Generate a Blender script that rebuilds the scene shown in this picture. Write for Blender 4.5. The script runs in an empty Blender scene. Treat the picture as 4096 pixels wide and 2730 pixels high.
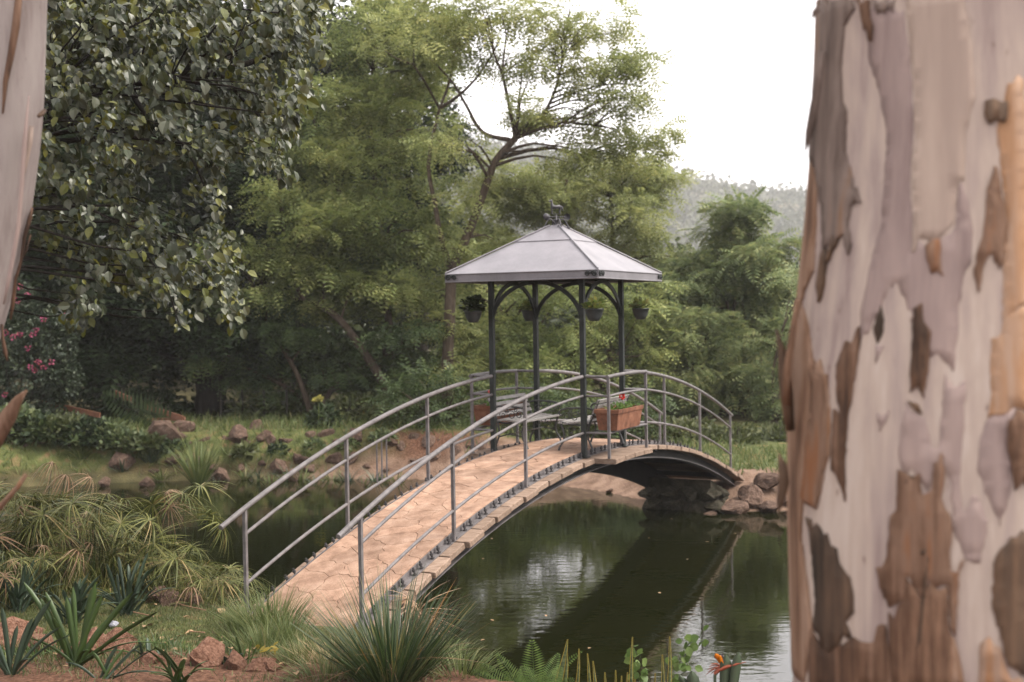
import bpy, math, random
import numpy as np
from mathutils import Vector, Matrix
from mathutils.geometry import delaunay_2d_cdt
random.seed(7); RNG = np.random.default_rng(7)
SC = bpy.context.scene
COL = SC.collection
rad = math.radians

# ------------------------------------------------------------------ camera, light
DZ = 1.65                       # crown of the bridge deck above the water
CAMZ = DZ + 1.8056
PITCH, ROLL, FPX = -0.0213, 0.0160, 4971.8
cam_d = bpy.data.cameras.new('camera')
cam_d.sensor_width = 36.0
cam_d.lens = FPX / 4096 * 36.0
cam_d.clip_start = 0.1
cam_d.clip_end = 3000
cam_d.dof.use_dof = True
cam_d.dof.focus_distance = 11.0
cam_d.dof.aperture_fstop = 1.9
cam = bpy.data.objects.new('camera', cam_d)
COL.objects.link(cam)
cam.matrix_world = (Matrix.Translation((0, 0, CAMZ)) @ Matrix.Rotation(math.pi / 2 + PITCH, 4, 'X')
                    @ Matrix.Rotation(-ROLL, 4, 'Z'))
SC.camera = cam

SUN_EL, SUN_AZ = rad(50), rad(100)       # azimuth measured from +Y towards +X
world = bpy.data.worlds.new('World'); SC.world = world; world.use_nodes = True
wn, wl = world.node_tree.nodes, world.node_tree.links
wn.clear()
w_out = wn.new('ShaderNodeOutputWorld'); w_bg = wn.new('ShaderNodeBackground')
w_sky = wn.new('ShaderNodeTexSky'); w_sky.sky_type = 'NISHITA'; w_sky.sun_disc = False
w_sky.sun_elevation = SUN_EL; w_sky.sun_rotation = SUN_AZ
w_sky.air_density = 1.0; w_sky.dust_density = 6.0; w_sky.ozone_density = 1.0
w_mix = wn.new('ShaderNodeMix'); w_mix.data_type = 'RGBA'
w_mix.inputs[0].default_value = 0.86      # cloud cover: an even white overcast over the sky
w_mix.inputs[7].default_value = (10.5, 10.0, 10.1, 1)
wl.new(w_sky.outputs[0], w_mix.inputs[6]); wl.new(w_mix.outputs[2], w_bg.inputs[0])
w_bg.inputs[1].default_value = 0.088
wl.new(w_bg.outputs[0], w_out.inputs[0])

sun_d = bpy.data.lights.new('sun', 'SUN'); sun_d.energy = 2.3; sun_d.angle = rad(22)
sun_d.color = (1.0, 0.93, 0.84)
sun = bpy.data.objects.new('sun', sun_d); COL.objects.link(sun)
sdir = Vector((math.sin(SUN_AZ) * math.cos(SUN_EL), math.cos(SUN_AZ) * math.cos(SUN_EL), math.sin(SUN_EL)))
sun.rotation_euler = sdir.to_track_quat('Z', 'Y').to_euler()
sun.location = (20, 0, 30)

vs = SC.view_settings
vs.view_transform = 'Standard'; vs.look = 'None'; vs.gamma = 1.0; vs.use_curve_mapping = False
vs.exposure = 1.6
cy = SC.cycles
cy.use_denoising = True
cy.max_bounces = 7; cy.diffuse_bounces = 3; cy.glossy_bounces = 3; cy.transmission_bounces = 3
cy.transparent_max_bounces = 6; cy.volume_bounces = 1
cy.caustics_reflective = False; cy.caustics_refractive = False
cy.sample_clamp_indirect = 6.0

# ------------------------------------------------------------------ helpers
def ray(X, Y):
    """direction (with y = 1) through the photograph's pixel X, Y"""
    u, v = X - 2048.0, Y - 1365.0
    c, s = math.cos(ROLL), math.sin(ROLL)
    u, v = u * c - v * s, u * s + v * c
    a, b = u / FPX, -v / FPX
    cp, sp = math.cos(PITCH), math.sin(PITCH)
    y = cp - b * sp; z = sp + b * cp
    return Vector((a / y, 1.0, z / y))
def at(X, Y, d): return Vector((0, 0, CAMZ)) + ray(X, Y) * d
KD = 4096 / 2353.0
def dp(x, y, d): return at(x * KD, y * KD, d)
def dpz(x, y, z):
    r = ray(x * KD, y * KD); return Vector((0, 0, CAMZ)) + r * ((z - CAMZ) / r.z)

class MB:
    def __init__(s): s.v = []; s.f = []; s.sm = []
    def add(s, vs, fs, smooth=False):
        o = len(s.v); s.v += [tuple(p) for p in vs]
        s.f += [tuple(i + o for i in f) for f in fs]; s.sm += [smooth] * len(fs)
    def hexa(s, p):          # 8 corners: bottom 4 (ccw), top 4
        s.add(p, [(3, 2, 1, 0), (4, 5, 6, 7), (0, 1, 5, 4), (1, 2, 6, 5), (2, 3, 7, 6), (3, 0, 4, 7)])
    def box(s, c, size, m=None):
        hx, hy, hz = size[0] / 2, size[1] / 2, size[2] / 2
        p = [Vector((sx * hx, sy * hy, sz * hz)) for sz in (-1, 1) for sx, sy in ((-1, -1), (1, -1), (1, 1), (-1, 1))]
        if m is not None: p = [m @ q for q in p]
        s.hexa([q + Vector(c) for q in p])
    def bar(s, a, b, w, h=None, up=(0, 0, 1)):
        a, b = Vector(a), Vector(b); h = h or w
        d = (b - a).normalized(); u = Vector(up)
        r = d.cross(u)
        if r.length < 1e-4: r = d.cross(Vector((1, 0, 0)))
        r.normalize(); u = r.cross(d).normalized()
        o = [(-1, -1), (1, -1), (1, 1), (-1, 1)]
        s.hexa([a + r * (x * w / 2) + u * (y * h / 2) for x, y in o] + [b + r * (x * w / 2) + u * (y * h / 2) for x, y in o])
    def tube(s, path, r, seg=8, cap=True, smooth=True):
        path = [Vector(p) for p in path]; n = len(path)
        rs = r if hasattr(r, '__len__') else [r] * n
        t0 = (path[1] - path[0]).normalized()
        u = t0.orthogonal().normalized(); vs = []
        for i in range(n):
            t = (path[min(i + 1, n - 1)] - path[max(i - 1, 0)])
            t = t.normalized() if t.length > 1e-9 else t0
            u = (u - t * u.dot(t)); u = u.normalized() if u.length > 1e-6 else t.orthogonal().normalized()
            w = t.cross(u)
            for k in range(seg):
                a = 2 * math.pi * k / seg
                vs.append(path[i] + (u * math.cos(a) + w * math.sin(a)) * rs[i])
        fs = [(i * seg + k, i * seg + (k + 1) % seg, (i + 1) * seg + (k + 1) % seg, (i + 1) * seg + k)
              for i in range(n - 1) for k in range(seg)]
        s.add(vs, fs, smooth)
        if cap:
            s.add(vs[:seg], [tuple(reversed(range(seg)))]); s.add(vs[-seg:], [tuple(range(seg))])
    def lathe(s, prof, seg=16, c=(0, 0, 0), smooth=True):
        n = len(prof); c = Vector(c); vs = []
        for r, z in prof:
            for k in range(seg):
                a = 2 * math.pi * k / seg; vs.append(c + Vector((r * math.cos(a), r * math.sin(a), z)))
        s.add(vs, [(i * seg + k, i * seg + (k + 1) % seg, (i + 1) * seg + (k + 1) % seg, (i + 1) * seg + k)
                   for i in range(n - 1) for k in range(seg)], smooth)
    def mesh(s, name):
        me = bpy.data.meshes.new(name); me.from_pydata(s.v, [], s.f)
        me.polygons.foreach_set('use_smooth', s.sm); me.update(); return me

def npmesh(name, V, F, smooth=False):
    """numpy verts (n,3), faces (m,k)"""
    me = bpy.data.meshes.new(name); V = np.asarray(V, np.float32); F = np.asarray(F, np.int32)
    m, k = F.shape
    me.vertices.add(len(V)); me.vertices.foreach_set('co', V.ravel())
    me.loops.add(m * k); me.loops.foreach_set('vertex_index', F.ravel())
    me.polygons.add(m); me.polygons.foreach_set('loop_start', np.arange(m, dtype=np.int32) * k)
    me.polygons.foreach_set('loop_total', np.full(m, k, np.int32))
    me.polygons.foreach_set('use_smooth', np.full(m, smooth, bool))
    me.update(calc_edges=True); return me

def wm(o):
    b = Matrix.LocRotScale(o.location, o.rotation_euler, o.scale)
    return b if o.parent is None else wm(o.parent) @ o.matrix_parent_inverse @ b
def obj(name, me, mat=None, parent=None, world_co=True, loc=None, rot=None, scale=None):
    if isinstance(me, MB): me = me.mesh(name)
    o = bpy.data.objects.new(name, me); COL.objects.link(o)
    if mat is not None and len(me.materials) == 0: me.materials.append(mat)
    if loc is not None: o.location = loc
    if rot is not None: o.rotation_euler = rot
    if scale is not None: o.scale = scale if hasattr(scale, '__len__') else (scale,) * 3
    if parent is not None:
        o.parent = parent
        if world_co: o.matrix_parent_inverse = wm(parent).inverted()
    return o
def tag(o, label, cat=None, group=None, kind=None):
    if label: o['label'] = label
    if cat: o['category'] = cat
    if group: o['group'] = group
    if kind: o['kind'] = kind
    return o
def thing(name, label, cat, loc=(0, 0, 0), rz=0, group=None):
    o = bpy.data.objects.new(name, None); COL.objects.link(o)
    o.empty_display_size = 0.2; o.location = loc; o.rotation_euler = (0, 0, rz)
    return tag(o, label, cat, group)
def kid(src, parent, loc, rot=(0, 0, 0), scale=1.0, name=None):
    o = src.copy(); COL.objects.link(o); o.parent = parent; o.matrix_parent_inverse = Matrix.Identity(4)
    if name: o.name = name
    o.location = loc; o.rotation_euler = rot; o.scale = scale if hasattr(scale, '__len__') else (scale,) * 3
    return o

# ------------------------------------------------------------------ materials
def nodes(name):
    m = bpy.data.materials.new(name); m.use_nodes = True
    nt = m.node_tree; return m, nt.nodes, nt.links, nt.nodes['Principled BSDF']
def ramp(n, cols, pos=None):
    r = n.new('ShaderNodeValToRGB'); e = r.color_ramp.elements
    pos = pos or [i / (len(cols) - 1) for i in range(len(cols))]
    while len(e) < len(cols): e.new(0.5)
    for i, (c, p) in enumerate(zip(cols, pos)):
        e[i].position = p; e[i].color = (*c, 1)
    return r
def surf(name, cols, scale=4.0, stretch=(1, 1, 1), rough=0.7, bump=0.0, bscale=None, metal=0.0, spec=0.4,
         pos=None, detail=6.0, objrand=0.0, fine=0.0):
    """noise-coloured surface in object space; objrand = brightness change from piece to piece"""
    m, n, l, p = nodes(name)
    tc = n.new('ShaderNodeTexCoord'); mp = n.new('ShaderNodeMapping'); mp.inputs['Scale'].default_value = stretch
    l.new(tc.outputs['Object'], mp.inputs[0])
    nz = n.new('ShaderNodeTexNoise'); nz.inputs['Scale'].default_value = scale
    nz.inputs['Detail'].default_value = detail; nz.inputs['Roughness'].default_value = 0.62
    l.new(mp.outputs[0], nz.inputs[0])
    if pos is None: pos = [0.28 + 0.44 * i / (len(cols) - 1) for i in range(len(cols))] if len(cols) > 1 else [0]
    rp = ramp(n, cols, pos); l.new(nz.outputs[0], rp.inputs[0]); c = rp.outputs[0]
    if objrand or fine:
        h = n.new('ShaderNodeHueSaturation'); l.new(c, h.inputs['Color']); c = h.outputs[0]
        if objrand:
            oi = n.new('ShaderNodeObjectInfo'); mr = n.new('ShaderNodeMapRange')
            mr.inputs[3].default_value = 1 - objrand; mr.inputs[4].default_value = 1 + objrand
            l.new(oi.outputs['Random'], mr.inputs[0]); v = mr.outputs[0]
        if fine:
            n2 = n.new('ShaderNodeTexNoise'); n2.inputs['Scale'].default_value = scale * 14; n2.inputs['Detail'].default_value = 4
            l.new(mp.outputs[0], n2.inputs[0]); m2 = n.new('ShaderNodeMapRange')
            m2.inputs[1].default_value = 0.3; m2.inputs[2].default_value = 0.7
            m2.inputs[3].default_value = 1 - fine; m2.inputs[4].default_value = 1 + fine
            l.new(n2.outputs[0], m2.inputs[0])
            if objrand:
                mu = n.new('ShaderNodeMath'); mu.operation = 'MULTIPLY'; l.new(v, mu.inputs[0]); l.new(m2.outputs[0], mu.inputs[1]); v = mu.outputs[0]
            else: v = m2.outputs[0]
        l.new(v, h.inputs['Value'])
    l.new(c, p.inputs['Base Color'])
    p.inputs['Roughness'].default_value = rough; p.inputs['Metallic'].default_value = metal
    p.inputs['Specular IOR Level'].default_value = spec
    if bump:
        nb = n.new('ShaderNodeTexNoise'); nb.inputs['Scale'].default_value = bscale or scale * 4
        nb.inputs['Detail'].default_value = 8; l.new(mp.outputs[0], nb.inputs[0])
        b = n.new('ShaderNodeBump'); b.inputs['Strength'].default_value = 1.0; b.inputs['Distance'].default_value = bump
        l.new(nb.outputs[0], b.inputs['Height']); l.new(b.outputs[0], p.inputs['Normal'])
    return m
def leafmat(name, cols, pos=None, trans=0.35, rough=0.5, spec=0.3, big=0.0, bigscale=0.5, tcol=None):
    """leaf colour differs from leaf to leaf (random per island) and slowly through the crown"""
    m, n, l, p = nodes(name)
    g = n.new('ShaderNodeNewGeometry'); src = g.outputs['Random Per Island']
    if big:
        tc = n.new('ShaderNodeTexCoord'); nz = n.new('ShaderNodeTexNoise'); nz.inputs['Scale'].default_value = bigscale
        nz.inputs['Detail'].default_value = 3; l.new(tc.outputs['Object'], nz.inputs[0])
        mr = n.new('ShaderNodeMapRange'); mr.inputs[1].default_value = 0.3; mr.inputs[2].default_value = 0.7; l.new(nz.outputs[0], mr.inputs[0])
        mx = n.new('ShaderNodeMix'); mx.inputs[0].default_value = big
        l.new(src, mx.inputs[2]); l.new(mr.outputs[0], mx.inputs[3]); src = mx.outputs[0]
    rp = ramp(n, cols, pos); l.new(src, rp.inputs[0])
    l.new(rp.outputs[0], p.inputs['Base Color'])
    p.inputs['Roughness'].default_value = rough; p.inputs['Specular IOR Level'].default_value = spec
    if trans:
        t = n.new('ShaderNodeBsdfTranslucent'); ms = n.new('ShaderNodeMixShader'); ms.inputs[0].default_value = trans
        if tcol:
            mm = n.new('ShaderNodeMix'); mm.data_type = 'RGBA'; mm.blend_type = 'MULTIPLY'; mm.inputs[0].default_value = 1
            l.new(rp.outputs[0], mm.inputs[6]); mm.inputs[7].default_value = (*tcol, 1); l.new(mm.outputs[2], t.inputs[0])
        else: l.new(rp.outputs[0], t.inputs[0])
        l.new(p.outputs[0], ms.inputs[1]); l.new(t.outputs[0], ms.inputs[2])
        l.new(ms.outputs[0], n['Material Output'].inputs[0])
    return m
# ------------------------------------------------------------------ bridge frame
BX, BY, BYAW = 0.6304, 17.0075, rad(63.843)
BR, BL, BW, BG = 18.109, 5.984, 0.659, 0.695     # arc radius, half length, rail offset, gazebo half length
BDX, BDY = math.cos(BYAW), math.sin(BYAW)
def zdeck(s): return DZ + math.sqrt(BR * BR - s * s) - BR
def BP(s, l, z): return Vector((BX + s * BDX + l * BDY, BY + s * BDY - l * BDX, z))
def BD(s, l, h): return BP(s, l, zdeck(s) + h)

# ------------------------------------------------------------------ terrain
POND = [(-1.5, 12.1), (-2.8, 12.9), (-4, 13.7), (-6, 14.8), (-8.5, 16.2), (-11, 18.5), (-12.6, 22), (-11, 25.6),
        (-7, 26.6), (-3, 26.4), (0, 25.5), (1.4, 24.3), (2.3, 22.9), (3.2, 21.6), (4.1, 21.3), (5.4, 21.4), (8, 21.7), (12, 20.3), (14, 15),
        (13, 10.2), (9, 8.9), (4, 8.9), (1.5, 8.8), (0.3, 9.5), (-0.25, 10.9), (-0.75, 11.9)]
def catmull(pts, n=8):
    out = []; N = len(pts)
    for i in range(N):
        p0, p1, p2, p3 = (np.array(pts[(i + k) % N]) for k in (-1, 0, 1, 2))
        for t in np.linspace(0, 1, n, endpoint=False):
            out.append(0.5 * (2 * p1 + (p2 - p0) * t + (2 * p0 - 5 * p1 + 4 * p2 - p3) * t * t + (3 * p1 - p0 - 3 * p2 + p3) * t ** 3))
    return np.array(out)
SHORE = catmull(POND)
def shore_dist(X, Y):
    P = np.stack([X.ravel(), Y.ravel()], 1); A = SHORE; B = np.roll(SHORE, -1, 0)
    best = np.full(len(P), 1e9); inside = np.zeros(len(P), bool)
    for a, b in zip(A, B):
        ab = b - a; t = np.clip(((P - a) @ ab) / (ab @ ab), 0, 1)
        d = np.hypot(*(P - a - t[:, None] * ab).T); best = np.minimum(best, d)
        c = ((a[1] > P[:, 1]) != (b[1] > P[:, 1]))
        xi = (b[0] - a[0]) * (P[:, 1] - a[1]) / ((b[1] - a[1]) if abs(b[1] - a[1]) > 1e-9 else 1e-9) + a[0]
        inside ^= c & (P[:, 0] < xi)
    return np.where(inside, -best, best).reshape(X.shape)
def sst(a, b, x):
    t = np.clip((x - a) / (b - a), 0, 1); return t * t * (3 - 2 * t)
_ph = RNG.uniform(0, 6.28, (40, 2)); _fr = RNG.normal(0, 1, (40, 2))
def vnoise(X, Y, f):          # cheap smooth noise, about -1..1
    z = 0
    for k in range(12):
        z = z + np.sin(X * _fr[k, 0] * f + _ph[k, 0] + 1.3 * np.sin(Y * _fr[k + 12, 1] * f + _ph[k, 1])) * np.cos(Y * _fr[k, 1] * f + _ph[k + 12, 0])
    return z / 4.0
def ground_z(X, Y):
    X = np.asarray(X, float); Y = np.asarray(Y, float)
    d = shore_dist(X, Y)
    near = 1 - sst(12.5, 17, Y)
    left = 1 - sst(-1.0, 1.5, X)
    top_far = 0.50 + 0.42 * left + 0.02 * np.clip(Y - 27, 0, 20)
    top_near = 0.62 + 0.10 * np.clip(11 - Y, 0, 12) + 0.05 * np.clip(-X - 4, 0, 4)
    top = top_far * (1 - near) + top_near * near
    wd = (1.5 - 0.2 * left) * (1 - near) + 0.75 * near
    out = top * sst(-0.05, 1.0, d / wd)
    out = out + vnoise(X, Y, 1.7) * 0.035 * sst(0.2, 1.5, d) + vnoise(X, Y, 6.0) * 0.012 * sst(0.05, 0.5, d)
    out = out - sst(60, 400, np.hypot(X, Y)) * 6
    inn = -0.9 * sst(0, 2.2, -d) - 0.05
    return np.where(d > 0, out, inn)
def gz(x, y): return float(ground_z(np.array([x]), np.array([y]))[0])
def graded(lo, hi, fl, fh, st, grow=1.12):
    a = list(np.arange(fl, fh + 1e-6, st)); s = st; x = a[0]
    while x > lo: s *= grow; x -= s; a.insert(0, x)
    s = st; x = a[-1]
    while x < hi: s *= grow; x += s; a.append(x)
    return np.array(a)
gx = graded(-1500, 1500, -9, 8, 0.13); gy = graded(-60, 1300, 7.5, 29, 0.13)
GX, GY = np.meshgrid(gx, gy)
GZ = ground_z(GX, GY)
nx, ny = len(gx), len(gy)
ii = (np.arange(ny - 1)[:, None] * nx + np.arange(nx - 1)[None]).ravel()
me = npmesh('ground', np.stack([GX, GY, GZ], -1).reshape(-1, 3), np.stack([ii, ii + 1, ii + nx + 1, ii + nx], 1), True)
# soil kinds, one weight each: r = dry mud by the water, g = turf, b = dark leaf litter
dsh = shore_dist(GX, GY); nn = vnoise(GX, GY, 2.3)
mud = (1 - sst(0.35 + 1.1 * sst(-2, 1, GX), 0.8 + 1.2 * sst(-2, 1, GX), dsh + 0.25 * nn)) * sst(17, 21, GY)
turf = sst(9.9, 10.5, GY + 0.15 * nn) * (1 - sst(13, 14, GY)) * (1 - sst(-1.3, -0.2, GX))
turf = np.maximum(turf, sst(1.0, 1.5, dsh + 0.2 * nn) * sst(20, 22, GY))
turf = np.maximum(turf, sst(0.2, 0.5, dsh + 0.15 * nn) * sst(20, 22, GY) * (1 - sst(-4.0, -2.0, GX + 0.5 * nn)))
mud = mud * sst(-6.5, -2.5, GX + nn) * (1 - .8 * sst(6.0, 8.0, GX + nn))
turf = np.maximum(turf, sst(0.3, 0.7, dsh) * sst(17, 19, GY) * sst(6, 8, GX + nn))
litter = np.maximum(sst(30, 33, GY) + 0 * GX, (1 - sst(0.25, 0.6, dsh)) * sst(20, 22, GY) * (1 - sst(-5, -2.5, GX)))
colr = np.stack([mud, turf, np.clip(litter, 0, 1), np.ones_like(mud)], -1).reshape(-1, 4)
ca = me.color_attributes.new('soil', 'FLOAT_COLOR', 'POINT'); ca.data.foreach_set('color', colr.astype(np.float32).ravel())
m, n, l, p = nodes('ground')
tc = n.new('ShaderNodeTexCoord')
def nz_(scale, det=6):
    q = n.new('ShaderNodeTexNoise'); q.inputs['Scale'].default_value = scale; q.inputs['Detail'].default_value = det
    l.new(tc.outputs['Object'], q.inputs[0]); return q.outputs[0]
def mixc(f, a, b):
    q = n.new('ShaderNodeMix'); q.data_type = 'RGBA'; l.new(f, q.inputs[0]); l.new(a, q.inputs[6]); l.new(b, q.inputs[7]); return q.outputs[2]
na, nb_ = nz_(3.0), nz_(26)
r1 = ramp(n, [(0.04, 0.02, 0.012), (0.088, 0.043, 0.026), (0.15, 0.083, 0.054)], [0.3, 0.5, 0.72]); l.new(nb_, r1.inputs[0])
r2 = ramp(n, [(0.10, 0.062, 0.042), (0.20, 0.135, 0.098)], [0.35, 0.65]); l.new(na, r2.inputs[0])
r3 = ramp(n, [(0.035, 0.045, 0.014), (0.075, 0.085, 0.028), (0.16, 0.10, 0.055)], [0.3, 0.55, 0.75]); l.new(nz_(5), r3.inputs[0])
r4 = ramp(n, [(0.018, 0.017, 0.009), (0.05, 0.045, 0.02), (0.10, 0.085, 0.04)], [0.3, 0.5, 0.75]); l.new(nz_(2), r4.inputs[0])
at_ = n.new('ShaderNodeAttribute'); at_.attribute_name = 'soil'
sp = n.new('ShaderNodeSeparateColor'); l.new(at_.outputs['Color'], sp.inputs[0])
c = mixc(sp.outputs[1], r1.outputs[0], r3.outputs[0]); c = mixc(sp.outputs[2], c, r4.outputs[0]); c = mixc(sp.outputs[0], c, r2.outputs[0])
l.new(c, p.inputs['Base Color']); p.inputs['Roughness'].default_value = 0.95; p.inputs['Specular IOR Level'].default_value = 0.15
bp_ = n.new('ShaderNodeBump'); bp_.inputs['Distance'].default_value = 0.03; l.new(nb_, bp_.inputs['Height']); l.new(bp_.outputs[0], p.inputs['Normal'])
tag(obj('ground', me, m), None, kind='structure')

# water: one sheet inside the shoreline, a little under the banks
mb = MB(); cx, cyy = 0.5, 18.0
ring = [(cx + (a - cx) * 1.03, cyy + (b - cyy) * 1.06) for a, b in SHORE]
mb.add([(cx, cyy, 0)] + [(a, b, 0.0) for a, b in ring], [(0, i + 1, (i + 1) % len(ring) + 1) for i in range(len(ring))])
m, n, l, p = nodes('pond_water')
p.inputs['Base Color'].default_value = (0.0065, 0.0076, 0.0021, 1); p.inputs['Roughness'].default_value = 0.03
p.inputs['IOR'].default_value = 1.42; p.inputs['Specular IOR Level'].default_value = 0.5
tc = n.new('ShaderNodeTexCoord'); mp = n.new('ShaderNodeMapping'); mp.inputs['Scale'].default_value = (0.75, 1.7, 1); l.new(tc.outputs['Object'], mp.inputs[0])
q1 = n.new('ShaderNodeTexNoise'); q1.inputs['Scale'].default_value = 4.2; q1.inputs['Detail'].default_value = 3; l.new(mp.outputs[0], q1.inputs[0])
q2 = n.new('ShaderNodeTexNoise'); q2.inputs['Scale'].default_value = 0.5; q2.inputs['Detail'].default_value = 2; l.new(tc.outputs['Object'], q2.inputs[0])
mq = n.new('ShaderNodeMath'); mq.operation = 'MULTIPLY'; l.new(q1.outputs[0], mq.inputs[0]); l.new(q2.outputs[0], mq.inputs[1])
b1 = n.new('ShaderNodeBump'); b1.inputs['Distance'].default_value = 0.0036; b1.inputs['Strength'].default_value = 1.0
l.new(mq.outputs[0], b1.inputs['Height']); l.new(b1.outputs[0], p.inputs['Normal'])
me = mb.mesh('water')
tag(obj('water', me, m), None, kind='structure')

# ------------------------------------------------------------------ far hills
def hills():
    a = np.linspace(-0.75, 0.75, 320); rr = np.linspace(0, 1, 70)
    A, Rr = np.meshgrid(a, rr)
    # ridge elevation angle along the view (tangent above eye level), falling to the right
    xs = np.array([-0.8, -0.4, -0.03, 0.03, 0.14, 0.19, 0.235, 0.30, 0.45, 0.8]); hs = np.array([0.155, 0.155, 0.142, 0.131, 0.111, 0.098, 0.092, 0.079, 0.065, 0.055])
    ridge = np.interp(A, xs, hs) + 0.0035 * vnoise(A * 60, A * 13, 1.0) + 0.0015 * vnoise(A * 260, A * 3, 1.0)
    D0, D1 = 220.0, 620.0
    D = D0 + (D1 - D0) * Rr
    prof = Rr ** 1.5
    Z = -6 + (CAMZ + ridge * D1 + 6) * prof + 7.0 * vnoise(A * 40, Rr * 9, 1.0) * prof * (1 - prof)
    X = A * D; Y = D
    m_, n_ = A.shape
    i = (np.arange(m_ - 1)[:, None] * n_ + np.arange(n_ - 1)[None]).ravel()
    V = np.stack([X, Y, Z], -1).reshape(-1, 3)
    me = npmesh('hills', V, np.stack([i, i + 1, i + n_ + 1, i + n_], 1), True)
    mt = surf('hillside', [(0.035, 0.045, 0.022), (0.06, 0.068, 0.034), (0.20, 0.165, 0.12)], scale=0.03, pos=[0.35, 0.55, 0.72], rough=0.95, spec=0.1)
    tag(obj('hills', me, mt), None, kind='structure')
    return X, Y, Z
HX, HY, HZ = hills()
# ------------------------------------------------------------------ footbridge
steel = surf('weathered_steel', [(0.062, 0.056, 0.056), (0.105, 0.096, 0.096), (0.15, 0.137, 0.137)], scale=9, rough=0.55, metal=0.0, spec=0.35, bump=0.0008, bscale=120, fine=0.12)
steel_dark = surf('painted_steel_dark', [(0.006, 0.009, 0.008), (0.011, 0.015, 0.014), (0.022, 0.024, 0.023)], scale=7, rough=0.55, spec=0.3, bump=0.0006, bscale=100)
shade_steel = surf('shaded_steel', [(0.005, 0.006, 0.005), (0.014, 0.014, 0.013)], scale=5, rough=0.8)  # dark paint with the shade under the deck put into the colour
stone_m = surf('paving_stone', [(0.165, 0.098, 0.066), (0.28, 0.178, 0.124), (0.37, 0.255, 0.187)], scale=5.5, rough=0.85, bump=0.004, bscale=45, objrand=0.17, fine=0.15, spec=0.2)
mortar_m = surf('mortar', [(0.15, 0.09, 0.06), (0.21, 0.132, 0.092)], scale=12, rough=0.95, bump=0.003)
wood_m = surf('sleeper_wood', [(0.12, 0.08, 0.058), (0.21, 0.15, 0.112), (0.27, 0.205, 0.16)], scale=6, stretch=(1, 6, 6), rough=0.9, bump=0.004, bscale=40, objrand=0.18, fine=0.15, spec=0.15)
bolt_m = surf('bolt_iron', [(0.03, 0.028, 0.03), (0.07, 0.065, 0.065)], scale=20, rough=0.6, metal=0.4)

bridge = thing('footbridge', 'arched footbridge with stone-paved deck and grey tube railings over the pond', 'bridge', BP(0, 0, 0))
def arcs(s0, s1, n): return [s0 + (s1 - s0) * i / (n - 1) for i in range(n)]
def extr(prof, ss, l_c=0.0):
    """profile (l, h) closed polygon swept along the deck arc"""
    mb = MB(); k = len(prof); vs = []
    for s in ss:
        a = math.asin(s / BR)
        for (lo, h) in prof: vs.append(BP(s + h * math.sin(a), l_c + lo, zdeck(s) + h * math.cos(a)))
    fs = [(i * k + j, (i + 1) * k + j, (i + 1) * k + (j + 1) % k, i * k + (j + 1) % k) for i in range(len(ss) - 1) for j in range(k)]
    fs += [tuple(range(k)), tuple(reversed(range((len(ss) - 1) * k, len(ss) * k)))]
    mb.add(vs, fs); return mb
SE = 6.35
deck = obj('deck_slab', extr([(-0.585, -0.058), (0.585, -0.058), (0.585, -0.010), (-0.585, -0.010)], arcs(-SE, SE, 90)), mortar_m, bridge)
# crazy paving: cells of a jittered Voronoi pattern, each a stone of its own
def clip(poly, p, q):
    mid = (p + q) / 2; nrm = q - p; out = []
    for i in range(len(poly)):
        a, b = poly[i], poly[(i + 1) % len(poly)]
        da, db = (a - mid) @ nrm, (b - mid) @ nrm
        if da <= 0: out.append(a)
        if (da < 0) != (db < 0): out.append(a + (b - a) * (da / (da - db)))
    return out
rp = np.random.default_rng(21)
seeds = []
for i in range(4000):
    c = np.array([rp.uniform(-SE, SE), rp.uniform(-0.57, 0.57)])
    md = 0.17 + 0.26 * (0.5 + 0.5 * math.sin(c[0] * 5.1 + 2.3 * math.sin(c[1] * 7.7)))
    if all(np.hypot(*(c - q)) > md for q in seeds): seeds.append(c)
for i, c in enumerate(seeds):
    poly = [np.array(q) for q in ((-SE, -0.572), (SE, -0.572), (SE, 0.572), (-SE, 0.572))]
    for j, q in enumerate(seeds):
        if j != i and np.hypot(*(c - q)) < 1.3: poly = clip(poly, c, q)
    if len(poly) < 3: continue
    cen = sum(poly) / len(poly)
    pts = []
    for k in range(len(poly)):       # wobble the straight edges
        a, b = poly[k], poly[(k + 1) % len(poly)]
        pts.append(a); L = np.hypot(*(b - a))
        if L > 0.09:
            lo, hi = (a, b) if tuple(a) < tuple(b) else (b, a)
            key = math.sin(lo[0] * 127.1 + hi[0] * 311.7 + lo[1] * 74.7 + hi[1] * 53.3) * 43758.5
            nr = np.array([-(hi - lo)[1], (hi - lo)[0]]) / L
            mids = []
            for j_, tt in enumerate((.3, .52, .76)):
                w = 0.075 * L * math.sin(key * (1 + j_ * .73) + j_ * 2.1)
                edge = abs(lo[1]) > .57 and abs(hi[1]) > .57
                mids.append(lo + (hi - lo) * tt + nr * (0 if edge else w))
            pts += mids if tuple(a) < tuple(b) else mids[::-1]
    def inset(e):
        o = []
        for v in pts:
            dv = v - cen; o.append(cen + dv * max(0.3, 1 - e / max(np.hypot(*dv), 1e-3)))
        return o
    top = 0.004 * rp.normal(); n_ = len(pts); mb = MB()
    A = [BD(*q, -0.0105) for q in inset(0.002)]; B = [BD(*q, 0.002 + top * .4) for q in inset(0.0032)]; C = [BD(*q, 0.005 + top * .4) for q in inset(0.008)]
    mb.add(A + B + C, [(k, (k + 1) % n_, n_ + (k + 1) % n_, n_ + k) for k in range(n_)] + [(n_ + k, n_ + (k + 1) % n_, 2 * n_ + (k + 1) % n_, 2 * n_ + k) for k in range(n_)] + [tuple(range(2 * n_, 3 * n_))])
    obj('paving_stone', mb, stone_m, deck)
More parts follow.
